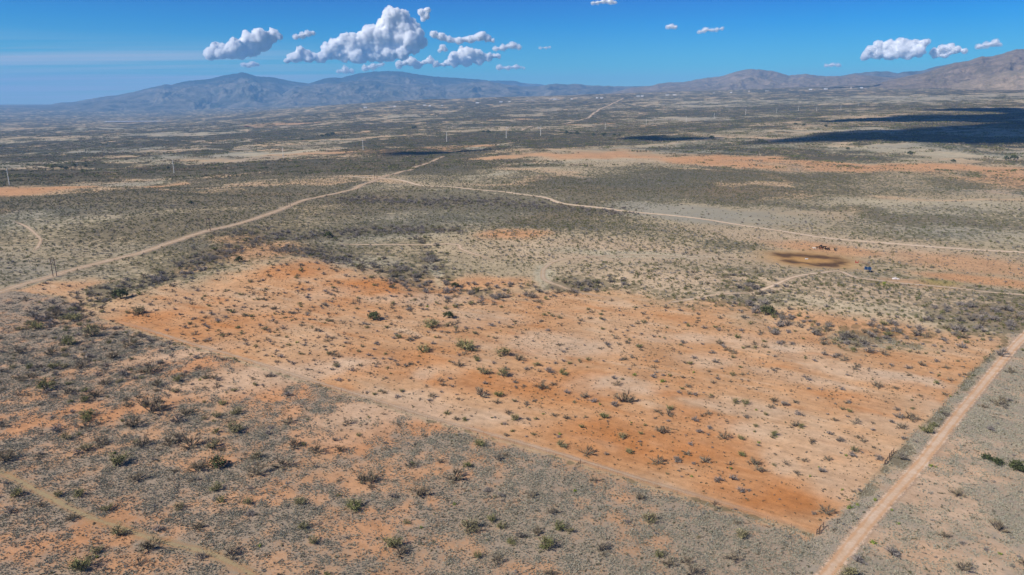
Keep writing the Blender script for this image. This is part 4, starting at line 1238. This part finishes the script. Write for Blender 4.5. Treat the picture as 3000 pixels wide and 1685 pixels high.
mx_, my_ = mx_[far_ok], my_[far_ok]
n = len(mx_)
ms = .75 + 1.75 * RNG.random(n) ** 1.7
ms *= 1 + .75 * look(zn['wash'], mx_, my_) + .15 * look(f_fg, mx_, my_)
mk = RNG.choice(['g', 'o', 'b', 's'], n, p=[.34, .20, .32, .14])
wash_here = look(zn['wash'], mx_, my_) > .35
mk = np.where(wash_here & (RNG.random(n) < .5), 'g', mk)
ALLM = [(h[0], h[1], h[2], h[3], True) for h in HX if h[3] != 'j'] + [(a, b, s_, q, False) for a, b, s_, q in zip(mx_, my_, ms, mk)]

def in_view(x, y, z, m=15):
    u, v = project(x, y, z)
    return (u > -m) & (u < 3000 + m) & (v > 0) & (v < 1685 + m)
def place(root, x, y, s_, rz, zs=1.0):
    root.location = (x, y, hz(x, y)); root.rotation_euler = (0, 0, rz); root.scale = (s_, s_, s_ * zs)

AX = np.array([(a[0], a[1], a[2]) for a in ALLM]); AZm = Hq(AX[:, 0], AX[:, 1])
vis = in_view(AX[:, 0], AX[:, 1], AZm)
score = np.where(vis, AX[:, 2] / AX[:, 1], 0)
order = np.argsort(-score)[:300]
chosen = set(order.tolist())
KNAME = {'g': 'grey bare-twigged', 'o': 'olive green', 'b': 'brown bare-twigged', 's': 'sparse thin'}
def zone_name(x, y):
    a = np.array([x]); b = np.array([y])
    if look(zn['wash'], a, b)[0] > .4: return 'in the brushy wash'
    if look(f_field, a, b)[0] > .5: return 'on the bare orange field'
    if look(f_fg, a, b)[0] > .5: return 'in the grey foreground grass'
    if look(f_rs, a, b)[0] > .5: return 'beside the graded dirt road'
    return 'on the scrub plain'
def side(u): return 'far left' if u < 500 else 'left' if u < 1100 else 'middle' if u < 1800 else 'right' if u < 2500 else 'far right'
ORD = ['leftmost', 'second from left', 'third from left', 'fourth from left', 'fifth from left', 'sixth from left']
def label_all(items, cat):
    """items: (object, base phrase, px). alike ones few in number are told apart by order"""
    by = {}
    for it in items: by.setdefault(it[1], []).append(it)
    for base, lst in by.items():
        lst.sort(key=lambda q: q[2])
        for i, (o, b_, u) in enumerate(lst):
            if len(lst) == 1: tag(o, base, cat)
            elif len(lst) <= len(ORD): tag(o, base + ', ' + ORD[i], cat)
            else: tag(o, base, cat)
            o['group'] = base if len(lst) > len(ORD) else cat + 's'
items = []
for i in order:
    x, y, s_, kd, hand = ALLM[i]
    vi = KIND_IDX[kd][int(RNG.integers(len(KIND_IDX[kd])))]
    root = empty('mesquite_shrub', (0, 0, 0))
    place(root, x, y, s_, RNG.uniform(0, 6.28), RNG.uniform(.74, .98))
    tm, cm = MESQ[vi]
    obj('trunk', tm, None, root); obj('crown', cm, None, root)
    u, v = project(x, y, hz(x, y))
    wpx = 2 * s_ * F / (y * CP + CAM_H * SP)
    sz = 'large' if wpx > 52 else 'medium' if wpx > 36 else 'small'
    items.append((root, '%s %s mesquite shrub %s, %s' % (sz, KNAME[kd], zone_name(x, y), side(u)), u))
label_all(items, 'shrub')
rest = [a for i, a in enumerate(ALLM) if i not in chosen]
def joined(pair):
    bm = bmesh.new(); bm.from_mesh(pair[0]); n0 = len(bm.faces); bm.from_mesh(pair[1]); bm.faces.ensure_lookup_table()
    for f in bm.faces[n0:]: f.material_index = 1
    me = bpy.data.meshes.new('shrub'); bm.to_mesh(me); bm.free()
    me.materials.append(pair[0].materials[0]); me.materials.append(pair[1].materials[0])
    return me
RX = np.array([(a[0], a[1], a[2]) for a in rest])
ridx = np.array([KIND_IDX[a[3]][int(q)] for a, q in zip(rest, RNG.integers(0, 2, len(rest)))])
zs = RX[:, 2] * RNG.uniform(.6, .9, len(RX))
gn_instances('mesquite_scrub', 'mass of smaller and farther twiggy shrubs across the plain', RX[:, 0], RX[:, 1],
             np.stack([RX[:, 2], RX[:, 2], zs], 1), [joined(p) for p in MESQ], ridx)

# junipers
items = []
for x, y, s_ in JUN:
    root = empty('juniper_tree', (0, 0, 0)); place(root, x, y, s_, RNG.uniform(0, 6.28), RNG.uniform(.8, 1.0))
    tm, cm = JUNI[int(RNG.integers(2))]
    obj('trunk', tm, None, root); obj('crown', cm, None, root)
    u, v = project(x, y, hz(x, y))
    zn_ = zone_name(x, y) if y < 700 else 'far off near the steel poles' if y > 1300 else 'beyond the ranch road'
    items.append((root, 'dark green rounded juniper %s, %s' % (zn_, side(u)), u))
label_all(items, 'tree')

# creosote bushes of the middle distance
cx_, cy_ = scatter(250, 1350, .14)
rad = np.hypot(cx_, cy_)
fld = look(f_field, cx_, cy_); fgl = look(f_fg, cx_, cy_); rsl = look(f_rs, cx_, cy_)
midw = (1 - fld - fgl - rsl).clip(0, 1)
sc_ = look(cs, cx_, cy_); kn_ = look(zn['knoll'], cx_, cy_); orr = look(zn['orange'], cx_, cy_); pal = look(zn['pale'], cx_, cy_)
pn = fbm(cx_ / 35, cy_ / 35, 501, 3)
dn = midw * (np.clip(.10 + .75 * sc_ + .5 * pn * sc_, 0, 1) * (1 - .85 * orr) * (1 - .5 * pal) + kn_ * np.clip(.75 + .9 * pn, .1, 1) * .95 + .32 * look(zn['tan'], cx_, cy_) * np.clip(.6 + 1.2 * pn, 0, 1) * (1 - .7 * orr))
dn = dn * (1 - .5 * sstep(800, 1350, rad))
keep = RNG.random(len(cx_)) < np.clip(dn, 0, 1) * .8 * (1 - look(f_dirt, cx_, cy_)); cx_, cy_ = cx_[keep], cy_[keep]
k = off_roads(cx_, cy_); cx_, cy_ = cx_[k], cy_[k]
csz = .55 + .75 * RNG.random(len(cx_)) ** 1.5
vis = in_view(cx_, cy_, Hq(cx_, cy_))
score = np.where(vis, csz / cy_, 0); order = np.argsort(-score)[:300]
items = []
for i in order:
    o = obj('creosote_bush', CREO[int(RNG.integers(4))])
    place(o, float(cx_[i]), float(cy_[i]), float(csz[i]), RNG.uniform(0, 6.28), RNG.uniform(.8, 1.1))
    u, v = project(cx_[i], cy_[i], hz(cx_[i], cy_[i]))
    items.append((o, '%s olive creosote bush %s, %s, %s rank' % ('broad' if csz[i] > .8 else 'small', zone_name(cx_[i], cy_[i]), side(u), 'back' if v < 830 else 'middle' if v < 900 else 'front'), u))
label_all(items, 'bush')
m_ = np.ones(len(cx_), bool); m_[order] = False
gn_instances('creosote_scrub', 'mass of olive creosote bushes over the knolls and plain', cx_[m_], cy_[m_],
             np.stack([csz[m_], csz[m_], csz[m_] * RNG.uniform(.8, 1.1, m_.sum())], 1), CREO + GSHR,
             np.where(RNG.random(m_.sum()) < .62, RNG.integers(0, 4, m_.sum()), RNG.integers(4, 7, m_.sum())))
fx_, fy_ = scatter(1150, 5200, .0018, .74)
keep = RNG.random(len(fx_)) < np.clip(1.2 * look(cs, fx_, fy_) - .05, 0, 1) * (1 - .6 * sstep(2000, 5200, np.hypot(fx_, fy_)))
fx_, fy_ = fx_[keep], fy_[keep]
gn_instances('far_scrub', 'far-off dark scrub in belts across the plain', fx_, fy_, RNG.uniform(.8, 1.5, len(fx_)), CLMP, RNG.integers(0, 4, len(fx_)))

# grey rounded shrubs of the near ground
qx, qy = scatter(122, 720, .016)
fld = look(f_field, qx, qy); fgl = look(f_fg, qx, qy); rsl = look(f_rs, qx, qy)
pn = fbm(qx / 30, qy / 30, 601, 3)
dn = fld * np.clip(.16 + .5 * pn, .02, .6) + (fgl + rsl) * np.clip(.45 + .7 * pn, .05, 1) + (1 - fld - fgl - rsl).clip(0, 1) * .5
keep = RNG.random(len(qx)) < dn * (1 - look(f_dirt, qx, qy)); qx, qy = qx[keep], qy[keep]
k = off_roads(qx, qy); qx, qy = qx[k], qy[k]
qs = .35 + .40 * RNG.random(len(qx)) ** 1.5
vis = in_view(qx, qy, Hq(qx, qy)); order = np.argsort(-np.where(vis, qs / qy, 0))[:300]
items = []
for i in order:
    o = obj('grey_shrub', GSHR[int(RNG.integers(3))])
    place(o, float(qx[i]), float(qy[i]), float(qs[i]), RNG.uniform(0, 6.28), RNG.uniform(.8, 1.1))
    u, v = project(qx[i], qy[i], hz(qx[i], qy[i]))
    items.append((o, '%s low grey shrub %s, %s, %s rank' % ('broad' if qs[i] > .62 else 'small', zone_name(qx[i], qy[i]), side(u), 'back' if v < 1300 else 'middle' if v < 1480 else 'front'), u))
label_all(items, 'shrub')
m_ = np.ones(len(qx), bool); m_[order] = False
gn_instances('grey_scrub', 'scattering of farther low grey shrubs', qx[m_], qy[m_], qs[m_], GSHR, RNG.integers(0, 3, m_.sum()))

# prickly pears and small bright green cacti
items = []
for px, py, w in [(2488,1490,20),(2512,1482,12),(2563,1466,14),(2613,1496,10),(2556,1592,20),(1640,1274,11),(1592,1214,9),(1758,1186,9),(1962,1200,9),(2032,1092,9),(2142,1374,11),
                  (2025,1397,11),(2223,1299,10),(2400,1371,9),(2372,1397,9),(2466,1437,9),(2478,1336,9),(2215,1202,9),(2785,1163,9),(2725,1366,13),(1684,1440,12),(1209,1358,12),
                  (1330,1480,12),(1235,1548,12),(1858,1100,14),(1850,1240,8),(1940,1120,16),(870,1005,10),(585,1115,10),(2742,1370,9),(2630,1535,12),(2930,1625,12),(335,1330,10),
                  (1252,900,10),(760,1602,14),(286,1634,12),(2590,833,13)]:
    x, y, z = at(px, py)
    s_ = .5 * w * (y * CP + CAM_H * SP) / F * 1.3
    o = obj('prickly_pear', PEAR[int(RNG.integers(3))]); place(o, x, y, s_, RNG.uniform(0, 6.28), RNG.uniform(.9, 1.3))
    items.append((o, 'bright green prickly pear cactus %s, %s' % (zone_name(x, y), side(px)), px))
label_all(items, 'cactus')

# ------------------------------------------------------------------ power poles
m_steel = simple_mat('weathered_steel', (.80, .76, .67), .5, 0.0, .08, .5)
m_wood = simple_mat('dark_pole_wood', (.085, .055, .042), .85, 0, .25, 1.5)
m_post = simple_mat('rusty_post_steel', (.13, .075, .055), .8, 0, .25, 4)
m_glass = simple_mat('insulator', (.45, .45, .45), .4, 0, .1, 8)

def steel_pole_meshes():
    p = MB(); p.tube((0, 0, -.02), (0, 0, .55), .024, .019, 10); p.tube((0, 0, .55), (0, 0, 1), .019, .013, 10)
    arms = []
    for z, s_ in ((.93, 1), (.87, -1), (.81, 1)):
        a = MB(); a.tube((0, 0, z), (s_ * .075, 0, z + .012), .007, .005, 6); arms.append(a.mesh('arm', m_steel))
    ins = []
    for z, s_ in ((.93, 1), (.87, -1), (.81, 1)):
        a = MB(); a.tube((s_ * .075, 0, z + .012), (s_ * .075, 0, z - .035), .004, .004, 6); ins.append(a.mesh('insulator', m_glass))
    return p.mesh('pole', m_steel), arms, ins
SPOLE = steel_pole_meshes()
POLE_PX = [(28, 542, 47), (510, 507, 36), (830, 463, 31), (1064, 440, 29), (1309, 418, 29), (1483, 405, 29), (1584, 398, 28), (1773, 379, 18), (1893, 367, 18), (2010, 359, 18),
           (2092, 349, 16), (2184, 337, 16), (2275, 331, 14), (2339, 325, 14), (2392, 326, 13), (2463, 319, 11), (2515, 311, 9)]
steel = []
for i, (px, py, hp) in enumerate(POLE_PX):
    x, y, z = at(px, py)
    hgt = hp * (y * CP - (z - CAM_H) * SP) / F / CP
    root = empty('steel_pole', (x, y, z), R(35)); root.scale = (hgt, hgt, hgt)
    obj('pole', SPOLE[0], None, root)
    for a, b in zip(SPOLE[1], SPOLE[2]):
        arm = obj('arm', a, None, root); obj('insulator', b, None, arm)
    steel.append(root)
NTH = ['first', 'second', 'third', 'fourth', 'fifth', 'sixth', 'seventh', 'eighth', 'ninth', 'tenth', 'eleventh', 'twelfth', 'thirteenth', 'fourteenth', 'fifteenth', 'sixteenth', 'seventeenth']
for i, o in enumerate(steel):
    tag(o, 'pale steel power pole, %s from the left in the long row' % NTH[i], 'power pole', 'steel poles in the long row')

HF = [((155, 812), (168, 810), 55), ((607, 676), (617, 676), 37), ((843, 604), (851, 604), 29), ((1098, 527), (1105, 526), 33), ((1228, 488), (1233, 487), 17), ((1315, 451), (1319, 450), 11)]
for i, (a, b, hp) in enumerate(HF):
    A = np.array(at(*a)); B = np.array(at(*b))
    c = (A + B) / 2; d = math.hypot(*(B - A)[:2]); 
    dep = c[1] * CP - (c[2] - CAM_H) * SP
    hgt = hp * dep / F / CP; d = abs(b[0] - a[0]) * dep / F
    rz = R(-12)
    root = empty('wooden_power_poles', (float(c[0]), float(c[1]), float(c[2])), rz)
    for s_ in (-1, 1):
        m_ = MB(); m_.tube((s_ * d / 2, 0, -1), (s_ * d / 2, 0, hgt), .24, .17, 7); m_.build('pole', m_wood, root)
    m_ = MB(); m_.box((0, .2, hgt * .93), (d * 2.1, .22, .3)); arm = m_.build('crossarm', m_wood, root)
    for s_ in (-1, 0, 1):
        m_ = MB(); m_.tube((s_ * d, .2, hgt * .92), (s_ * d, .2, hgt * .92 - 1.1), .1, .1, 6); m_.build('insulator', m_glass, arm)
    m_ = MB(); m_.tube((-d / 2, -.1, hgt * .62), (d / 2, -.1, hgt * .9), .08, .08, 5); m_.tube((d / 2, -.25, hgt * .62), (-d / 2, -.25, hgt * .9), .08, .08, 5)
    m_.build('brace', m_wood, root)
    tag(root, 'dark wooden two-pole power frame, %s from the left along the track' % NTH[i], 'power pole', 'wooden pole frames along the track')

# ------------------------------------------------------------------ barbed wire fences
tpost = MB(); tpost.box((0, 0, .62), (.05, .05, 1.36)); tpost.box((0, .03, .2), (.1, .01, .2)); TPOST = tpost.mesh('post', m_post)
wpost = MB(); wpost.tube((0, 0, -.1), (0, 0, 1.65), .10, .09, 7); WPOST = wpost.mesh('post', m_wood)
def fence(label, pts, every=5.0, braces=()):
    W = [np.array(at(px, py)[:2]) for px, py in pts]
    root = empty('wire_fence', (float(W[0][0]), float(W[0][1]), hz(*W[0])))
    base = np.array([W[0][0], W[0][1], root.location[2]])
    wire = MB(); prev = None
    for a, b in zip(W[:-1], W[1:]):
        L = np.linalg.norm(b - a); n = max(1, int(round(L / every)))
        for k in range(n + 1):
            p = a + (b - a) * k / n; z = hz(*p)
            rel = (float(p[0] - base[0]), float(p[1] - base[1]), z - base[2])
            heavy = k in (0, n)
            if prev is None or np.linalg.norm(np.array(rel) - prev) > .3:
                q = obj('post', WPOST if heavy else TPOST, None, root, rel); q.rotation_euler = (RNG.uniform(-.04, .04), RNG.uniform(-.04, .04), RNG.uniform(0, 3))
            if prev is not None:
                for h_ in (.35, .65, .95, 1.2):
                    wire.tube((prev[0], prev[1], prev[2] + h_), (rel[0], rel[1], rel[2] + h_), .006, .006, 3)
            prev = np.array(rel)
    wire.build('wire', m_post, root)
    for px, py, ang in braces:
        x, y, z = at(px, py)
        d = 2.2
        for k in range(3):
            dx_, dy_ = math.cos(ang) * d * k, math.sin(ang) * d * k
            obj('brace_post', WPOST, None, root, (x - base[0] + dx_, y - base[1] + dy_, hz(x + dx_, y + dy_) - base[2]))
        r_m = MB()
        r_m.tube((0, 0, 1.25), (math.cos(ang) * 2 * d, math.sin(ang) * 2 * d, 1.25), .06, .06, 5)
        r_m.tube((0, 0, .2), (math.cos(ang) * d, math.sin(ang) * d, 1.2), .04, .04, 5)
        r_m.tube((math.cos(ang) * d, math.sin(ang) * d, 1.2), (math.cos(ang) * 2 * d, math.sin(ang) * 2 * d, .2), .04, .04, 5)
        o = r_m.build('brace_rail', m_wood, root); o.location = (x - base[0], y - base[1], z - base[2])
    tag(root, label, 'fence'); return root
fence('long straight wire fence between grey grass and orange field', [(62, 852), (288, 934), (1000, 1150), (1700, 1360), (2392, 1566)], 6.0, [(2392, 1566, R(45))])
fence('wire fence with wooden braces beside the dirt road', [(2400, 1566), (2452, 1535), (2593, 1361), (2762, 1193), (2848, 1090), (2897, 1046)], 5.0,
      [(2591, 1361, R(45)), (2604, 1341, R(45))])

# ------------------------------------------------------------------ cattle
def cow_mesh(name):
    """one continuous skin over a jointed skeleton, about 2.3 m long, facing +X"""
    V = {'rump': (-.95, 0, 1.18), 'loin': (-.45, 0, 1.22), 'belly': (.05, 0, 1.10), 'chest': (.55, 0, 1.10), 'neck': (.95, 0, 1.28), 'poll': (1.22, 0, 1.42), 'muzzle': (1.58, 0, 1.14),
         'tail0': (-1.12, 0, 1.15), 'tail1': (-1.2, 0, .62)}
    rad = {'rump': .30, 'loin': .33, 'belly': .38, 'chest': .36, 'neck': .22, 'poll': .15, 'muzzle': .09, 'tail0': .05, 'tail1': .04}
    E = [('rump', 'loin'), ('loin', 'belly'), ('belly', 'chest'), ('chest', 'neck'), ('neck', 'poll'), ('poll', 'muzzle'), ('rump', 'tail0'), ('tail0', 'tail1')]
    for s_, nm in ((-1, 'r'), (1, 'l')):
        V['fs' + nm] = (.60, s_ * .20, .80); V['fk' + nm] = (.62, s_ * .19, .42); V['ff' + nm] = (.63, s_ * .19, .03)
        V['hs' + nm] = (-.80, s_ * .20, .82); V['hk' + nm] = (-.98, s_ * .19, .46); V['hf' + nm] = (-.90, s_ * .19, .03)
        V['ear' + nm] = (1.16, s_ * .26, 1.42)
        rad.update({'fs' + nm: .13, 'fk' + nm: .07, 'ff' + nm: .06, 'hs' + nm: .16, 'hk' + nm: .075, 'hf' + nm: .06, 'ear' + nm: .05})
        E += [('chest', 'fs' + nm), ('fs' + nm, 'fk' + nm), ('fk' + nm, 'ff' + nm), ('rump', 'hs' + nm), ('hs' + nm, 'hk' + nm), ('hk' + nm, 'hf' + nm), ('poll', 'ear' + nm)]
    names = list(V); ix = {n_: i for i, n_ in enumerate(names)}
    me = bpy.data.meshes.new(name + '_skeleton'); me.from_pydata([V[n_] for n_ in names], [(ix[a], ix[b]) for a, b in E], []); me.update()
    o = bpy.data.objects.new(name + '_skeleton', me); COL.objects.link(o)
    md = o.modifiers.new('skin', 'SKIN')
    if not me.skin_vertices:
        bm = bmesh.new(); bm.from_mesh(me); bm.verts.layers.skin.verify(); bm.to_mesh(me); bm.free()
    for i, n_ in enumerate(names):
        sv = me.skin_vertices[0].data[i]; sv.radius = (rad[n_], rad[n_] * (1.0 if n_ in ('belly', 'chest', 'loin', 'rump') else 1.0)); sv.use_root = (n_ == 'belly')
    o.modifiers.new('sub', 'SUBSURF').levels = 1
    dg = bpy.context.evaluated_depsgraph_get()
    out = bpy.data.meshes.new_from_object(o.evaluated_get(dg)); out.name = name
    bpy.data.objects.remove(o); 
    for p in out.polygons: p.use_smooth = True
    return out
COWM = cow_mesh('cow')
def hide(name, col): return simple_mat(name, col, .8, 0, .3, 2.0, .1)
cow_blk = COWM.copy(); cow_blk.materials.append(hide('black_hide', (.012, .010, .009)))
cow_red = COWM.copy(); cow_red.materials.append(hide('red_brown_hide', (.17, .05, .02)))
cow_pal = COWM.copy(); cow_pal.materials.append(hide('cream_hide', (.62, .56, .47)))
cow_dkb = COWM.copy(); cow_dkb.materials.append(hide('dark_brown_hide', (.06, .03, .018)))
CATTLE = [(2395.5, 729, cow_blk, 180, 'black cow in side view, leftmost of the black cattle'), (2404, 725, cow_blk, 25, 'black cow standing at the back of the herd'),
          (2409, 729, cow_blk, 200, 'black cow just right of the red-brown cow'), (2414.5, 728, cow_blk, 350, 'black cow in the middle of the herd, facing right'),
          (2404.5, 731.5, cow_red, 185, 'red-brown cow at the front of the black herd'), (2418, 732, cow_blk, 265, 'black cow seen end-on, first of three in a row'),
          (2422.5, 733, cow_dkb, 280, 'dark brown cow between two black cows'), (2427, 733, cow_blk, 95, 'black cow seen end-on, right end of the herd'),
          (2445, 735.5, cow_blk, 80, 'lone black cow apart to the right of the herd'), (2385.5, 731.5, cow_pal, 170, 'cream coloured cow left of the black herd')]
for px, py, me, ang, lab in CATTLE:
    x, y, z = at(px, py)
    o = obj('cow', me, None, None, (x, y, z)); o.rotation_euler = (0, 0, R(ang)); o.scale = (1.2,) * 3
    tag(o, lab, 'cow', 'cattle by the muddy pond')

# ------------------------------------------------------------------ the ranch corner: solar pump, tank, gate, troughs, rubble
m_blue = simple_mat('solar_cell_blue', (.010, .035, .085), .3, 0, .15, 2, .5)
m_frame = simple_mat('aluminium_frame', (.65, .68, .70), .4, .6, .05, 2)
m_black = simple_mat('black_tank_plastic', (.015, .02, .024), .5, 0, .2, 2)
m_red = simple_mat('red_paint', (.42, .03, .022), .5, 0, .15, 2)
m_white = simple_mat('white_paint', (.78, .77, .74), .6, 0, .08, 1)
m_rust = simple_mat('rusty_rail', (.24, .12, .08), .8, 0, .25, 3)
x, y, z = at(2541, 797)
sol = empty('solar_panels', (x, y, z), R(-28))
tl = R(24)
for i in range(2):
    m_ = MB(); m_.box(((i - .5) * 2.05, 0, 2.45), (1.98, 3.3, .05), 0, tl); pn_ = m_.build('panel', m_blue, sol)
    f_ = MB()
    for s_ in (-1, 1): f_.box(((i - .5) * 2.05 + s_ * 1.0, 0, 2.45), (.06, 3.36, .09), 0, tl)
    f_.build('panel_frame', m_frame, pn_)
for sx in (-1.6, 1.6):
    for sy in (-1.0, 1.0):
        m_ = MB(); m_.tube((sx, sy, -.1), (sx, sy, 2.45 + math.tan(tl) * sy * .97), .06, .06, 6); m_.build('post', m_frame, sol)
tag(sol, 'blue tilted solar panels on posts beside the pale track', 'solar panels')
x, y, z = at(2550, 797)
m_ = MB(); m_.tube((0, 0, 0), (0, 0, .75), 1.15, 1.15, 18); m_.tube((0, 0, .7501), (0, 0, .85), 1.22, 1.22, 18)
o = m_.build('water_tank', m_black); o.location = (x, y, z); tag(o, 'black round water tank beside the blue solar panels', 'water tank')
x, y, z = at(2510, 771)
g_ = empty('red_gate', (x, y, z), R(-8))
for s_ in (-1, 1):
    m_ = MB(); m_.box((s_ * .95, 0, .9), (.16, .16, 1.9)); m_.build('post', m_red, g_)
for h_ in (.3, .55, .8):
    m_ = MB(); m_.box((0, 0, h_), (1.74, .07, .17)); m_.build('rail', m_red, g_)
m_ = MB(); m_.box((-.7, .2, 1.3), (.35, .25, .9)); m_.build('panel', m_red, g_)
tag(g_, 'bright red metal gate panel near the muddy pond', 'gate')
pf = [np.array(at(px, py)) for px, py in ((2515, 768), (2526, 771), (2536, 775), (2546, 780))]
rf = empty('pipe_fence', tuple(map(float, pf[0])))
for k, p in enumerate(pf):
    q = p - pf[0]
    m_ = MB(); m_.tube((q[0], q[1], q[2] - .1), (q[0], q[1], q[2] + 1.4), .06, .06, 6); m_.build('post', m_rust, rf)
    if k:
        w = pf[k - 1] - pf[0]
        for h_ in (.5, .9, 1.3):
            m_ = MB(); m_.tube((w[0], w[1], w[2] + h_), (q[0], q[1], q[2] + h_), .05, .05, 5); m_.build('rail', m_rust, rf)
tag(rf, 'rust red pipe fence running from the red gate', 'fence')
for px, py, L, rz, lab in ((2577, 794, 1.6, -5, 'small dark trough right of the solar panels'), (2599, 792, 2.6, 5, 'longer dark trough farther right of the solar panels')):
    x, y, z = at(px, py)
    t_ = empty('feed_trough', (x, y, z), R(rz))
    m_ = MB(); m_.box((0, -.3, .35), (L, .05, .5)); m_.box((0, .3, .35), (L, .05, .5)); m_.box((-L / 2 + .025, 0, .35), (.05, .55, .5)); m_.box((L / 2 - .025, 0, .35), (.05, .55, .5)); m_.box((0, 0, .12), (L - .1, .55, .04))
    m_.build('basin', m_black, t_)
    for s_ in (-1, 1):
        m_ = MB(); m_.box((s_ * L * .35, 0, .04), (.1, .7, .12)); m_.build('foot', m_rust, t_)
    tag(t_, lab, 'trough', 'feed troughs')
x, y, z = at(2363, 759.5)
t_ = empty('white_trough', (x, y, z), R(4))
m_ = MB(); m_.box((0, -.35, .3), (1.9, .06, .5)); m_.box((0, .35, .3), (1.9, .06, .5)); m_.box((-.92, 0, .3), (.06, .64, .5)); m_.box((.92, 0, .3), (.06, .64, .5)); m_.build('basin', m_white, t_)
m_ = MB(); m_.box((0, 0, .1), (1.78, .64, .05)); m_.build('floor_panel', m_white, t_)
tag(t_, 'white trough in the middle of the dark mud ring', 'trough')
def rock(name, seed, r, mat):
    rg = np.random.default_rng(seed); bm = bmesh.new(); bmesh.ops.create_icosphere(bm, subdivisions=2, radius=1)
    for v in bm.verts:
        k_ = 1 + .28 * math.sin(v.co.x * 3 + seed) * math.cos(v.co.y * 2.6 + seed * 2) + rg.normal(0, .06)
        v.co *= k_ * r; v.co.z *= .7
    me = bpy.data.meshes.new(name); bm.to_mesh(me); bm.free(); me.materials.append(mat); return me
m_pale = simple_mat('bleached_stone', (.62, .56, .52), .9, 0, .2, 2)
x, y, z = at(2623, 818)
rp = empty('rubble_pile', (x, y, z))
for k, (dx_, dy_, r_k) in enumerate([(-1.7, -.5, .55), (-1.1, .2, .8), (-.4, -.3, .5), (.2, .6, .75), (.9, 1.6, .7), (1.3, .4, .6), (.9, -.6, .5), (1.9, -.4, .5), (0, 1.4, .5)]):
    obj('stone', rock('stone', 40 + k, r_k, m_pale), None, rp, (dx_, dy_, r_k * .35))
tag(rp, 'heap of bleached pale stones beside the corral track', 'rubble pile')

# ------------------------------------------------------------------ far vehicles
m_tyre = simple_mat('tyre', (.02, .02, .02), .8); m_win = simple_mat('window_glass', (.03, .04, .05), .15)
def truck(px, py, mat, rz, lab, s_=1.0):
    x, y, z = at(px, py)
    t_ = empty('pickup_truck', (x, y, z + .35), R(rz)); t_.scale = (s_,) * 3
    m_ = MB(); m_.box((0, 0, .75), (5.3, 1.95, .7)); m_.build('body', mat, t_)
    m_ = MB(); m_.box((.35, 0, 1.42), (2.1, 1.7, .64)); m_.build('cab', mat, t_)
    m_ = MB(); m_.box((.35, 0, 1.47), (2.16, 1.74, .36)); m_.build('window', m_win, t_)
    for sx in (-1.7, 1.6):
        for sy in (-1, 1):
            m_ = MB(); m_.tube((sx, sy * .78, .4), (sx, sy * 1.0, .4), .4, .4, 12); m_.build('wheel', m_tyre, t_)
    tag(t_, lab, 'truck', 'far vehicles on the cross road')
truck(1486, 375, m_white, 5, 'tiny white pickup truck on the far cross road', 1.4)
truck(1577, 376.5, simple_mat('pale_blue_paint', (.45, .58, .68), .4), 8, 'tiny pale blue truck beside the seventh steel pole', 1.4)

# ------------------------------------------------------------------ far houses
m_roof = simple_mat('pale_metal_roof', (.70, .70, .70), .5, 0, .06, .2); m_wall = simple_mat('white_house_wall', (.74, .73, .70), .7, 0, .06, .2)
m_tan = simple_mat('tan_house_wall', (.50, .42, .33), .7); m_brick = simple_mat('dark_red_barn', (.16, .05, .04), .7); m_grey = simple_mat('grey_roof', (.35, .35, .36), .6)
def house(px, py, wpx, hpx, wall, roof, lab, long_=0.5, name='house', grp='far houses on the plain'):
    x, y, z = at(px, py)
    dep = y * CP - (z - CAM_H) * SP
    w = wpx * dep / F; h = hpx * dep / F; d = max(6.0, w * long_)
    t_ = empty(name, (x, y, z), math.atan2(-x, y) * .6)
    m_ = MB(); m_.box((0, 0, h * .3 - 1), (w, d, h * .6 + 2)); m_.build('wall', wall, t_)
    m_ = MB(); e_ = .04 * w
    m_.add([(-w / 2 - e_, -d / 2 - e_, h * .6), (w / 2 + e_, -d / 2 - e_, h * .6), (w / 2 + e_, d / 2 + e_, h * .6), (-w / 2 - e_, d / 2 + e_, h * .6), (-w / 2 - e_, 0, h), (w / 2 + e_, 0, h)],
           [(0, 1, 5, 4), (2, 3, 4, 5), (0, 4, 3), (1, 2, 5), (3, 2, 1, 0)])
    m_.build('roof', roof, t_)
    for k in range(3):
        m_ = MB(); m_.box(((k - 1) * w * .3, -d / 2 - .05, h * .33), (w * .1, .1, h * .22)); m_.build('window' if k != 1 else 'door', m_win, t_)
    tag(t_, lab, 'house', grp)
H2 = [(180, 813), (375, 805), (403, 805), (628, 795), (668, 800), (760, 797), (1027, 778), (1205, 770), (1270, 768), (1400, 762), (1450, 759), (1580, 752), (1610, 751), (1635, 752), (1738, 748), (1930, 740), (1965, 740),
      (2240, 727), (2270, 727), (2460, 718), (2515, 717)]
H3 = [(235, 703), (365, 700), (500, 693), (637, 687), (965, 677), (1080, 673), (1270, 665), (1350, 664), (2080, 640), (2130, 637), (2180, 640), (2380, 630), (2540, 624)]
HPX = [(1000 + a / 2.576, b / 2.576) for a, b in H2] + [(2000 + a / 2.576, b / 2.576) for a, b in H3]
hr = random.Random(5)
for i, (px, py) in enumerate(HPX):
    wl, rf_ = (m_wall, m_roof) if hr.random() < .75 else (m_tan, m_grey)
    house(px, py + 1.0, hr.uniform(5, 10), hr.uniform(2.2, 3.2), wl, rf_, 'tiny pale house far off below the hills, %s from the left' % (NTH[i] if i < 17 else '%dth' % (i + 1)))
house(402, 357, 155, 2.2, m_wall, m_roof, 'very long low white building in the far left valley', .06, 'long_shed', None)
house(723, 372, 12, 3.5, m_brick, m_brick, 'small dark red barn on the left plain', .6, 'barn', None)
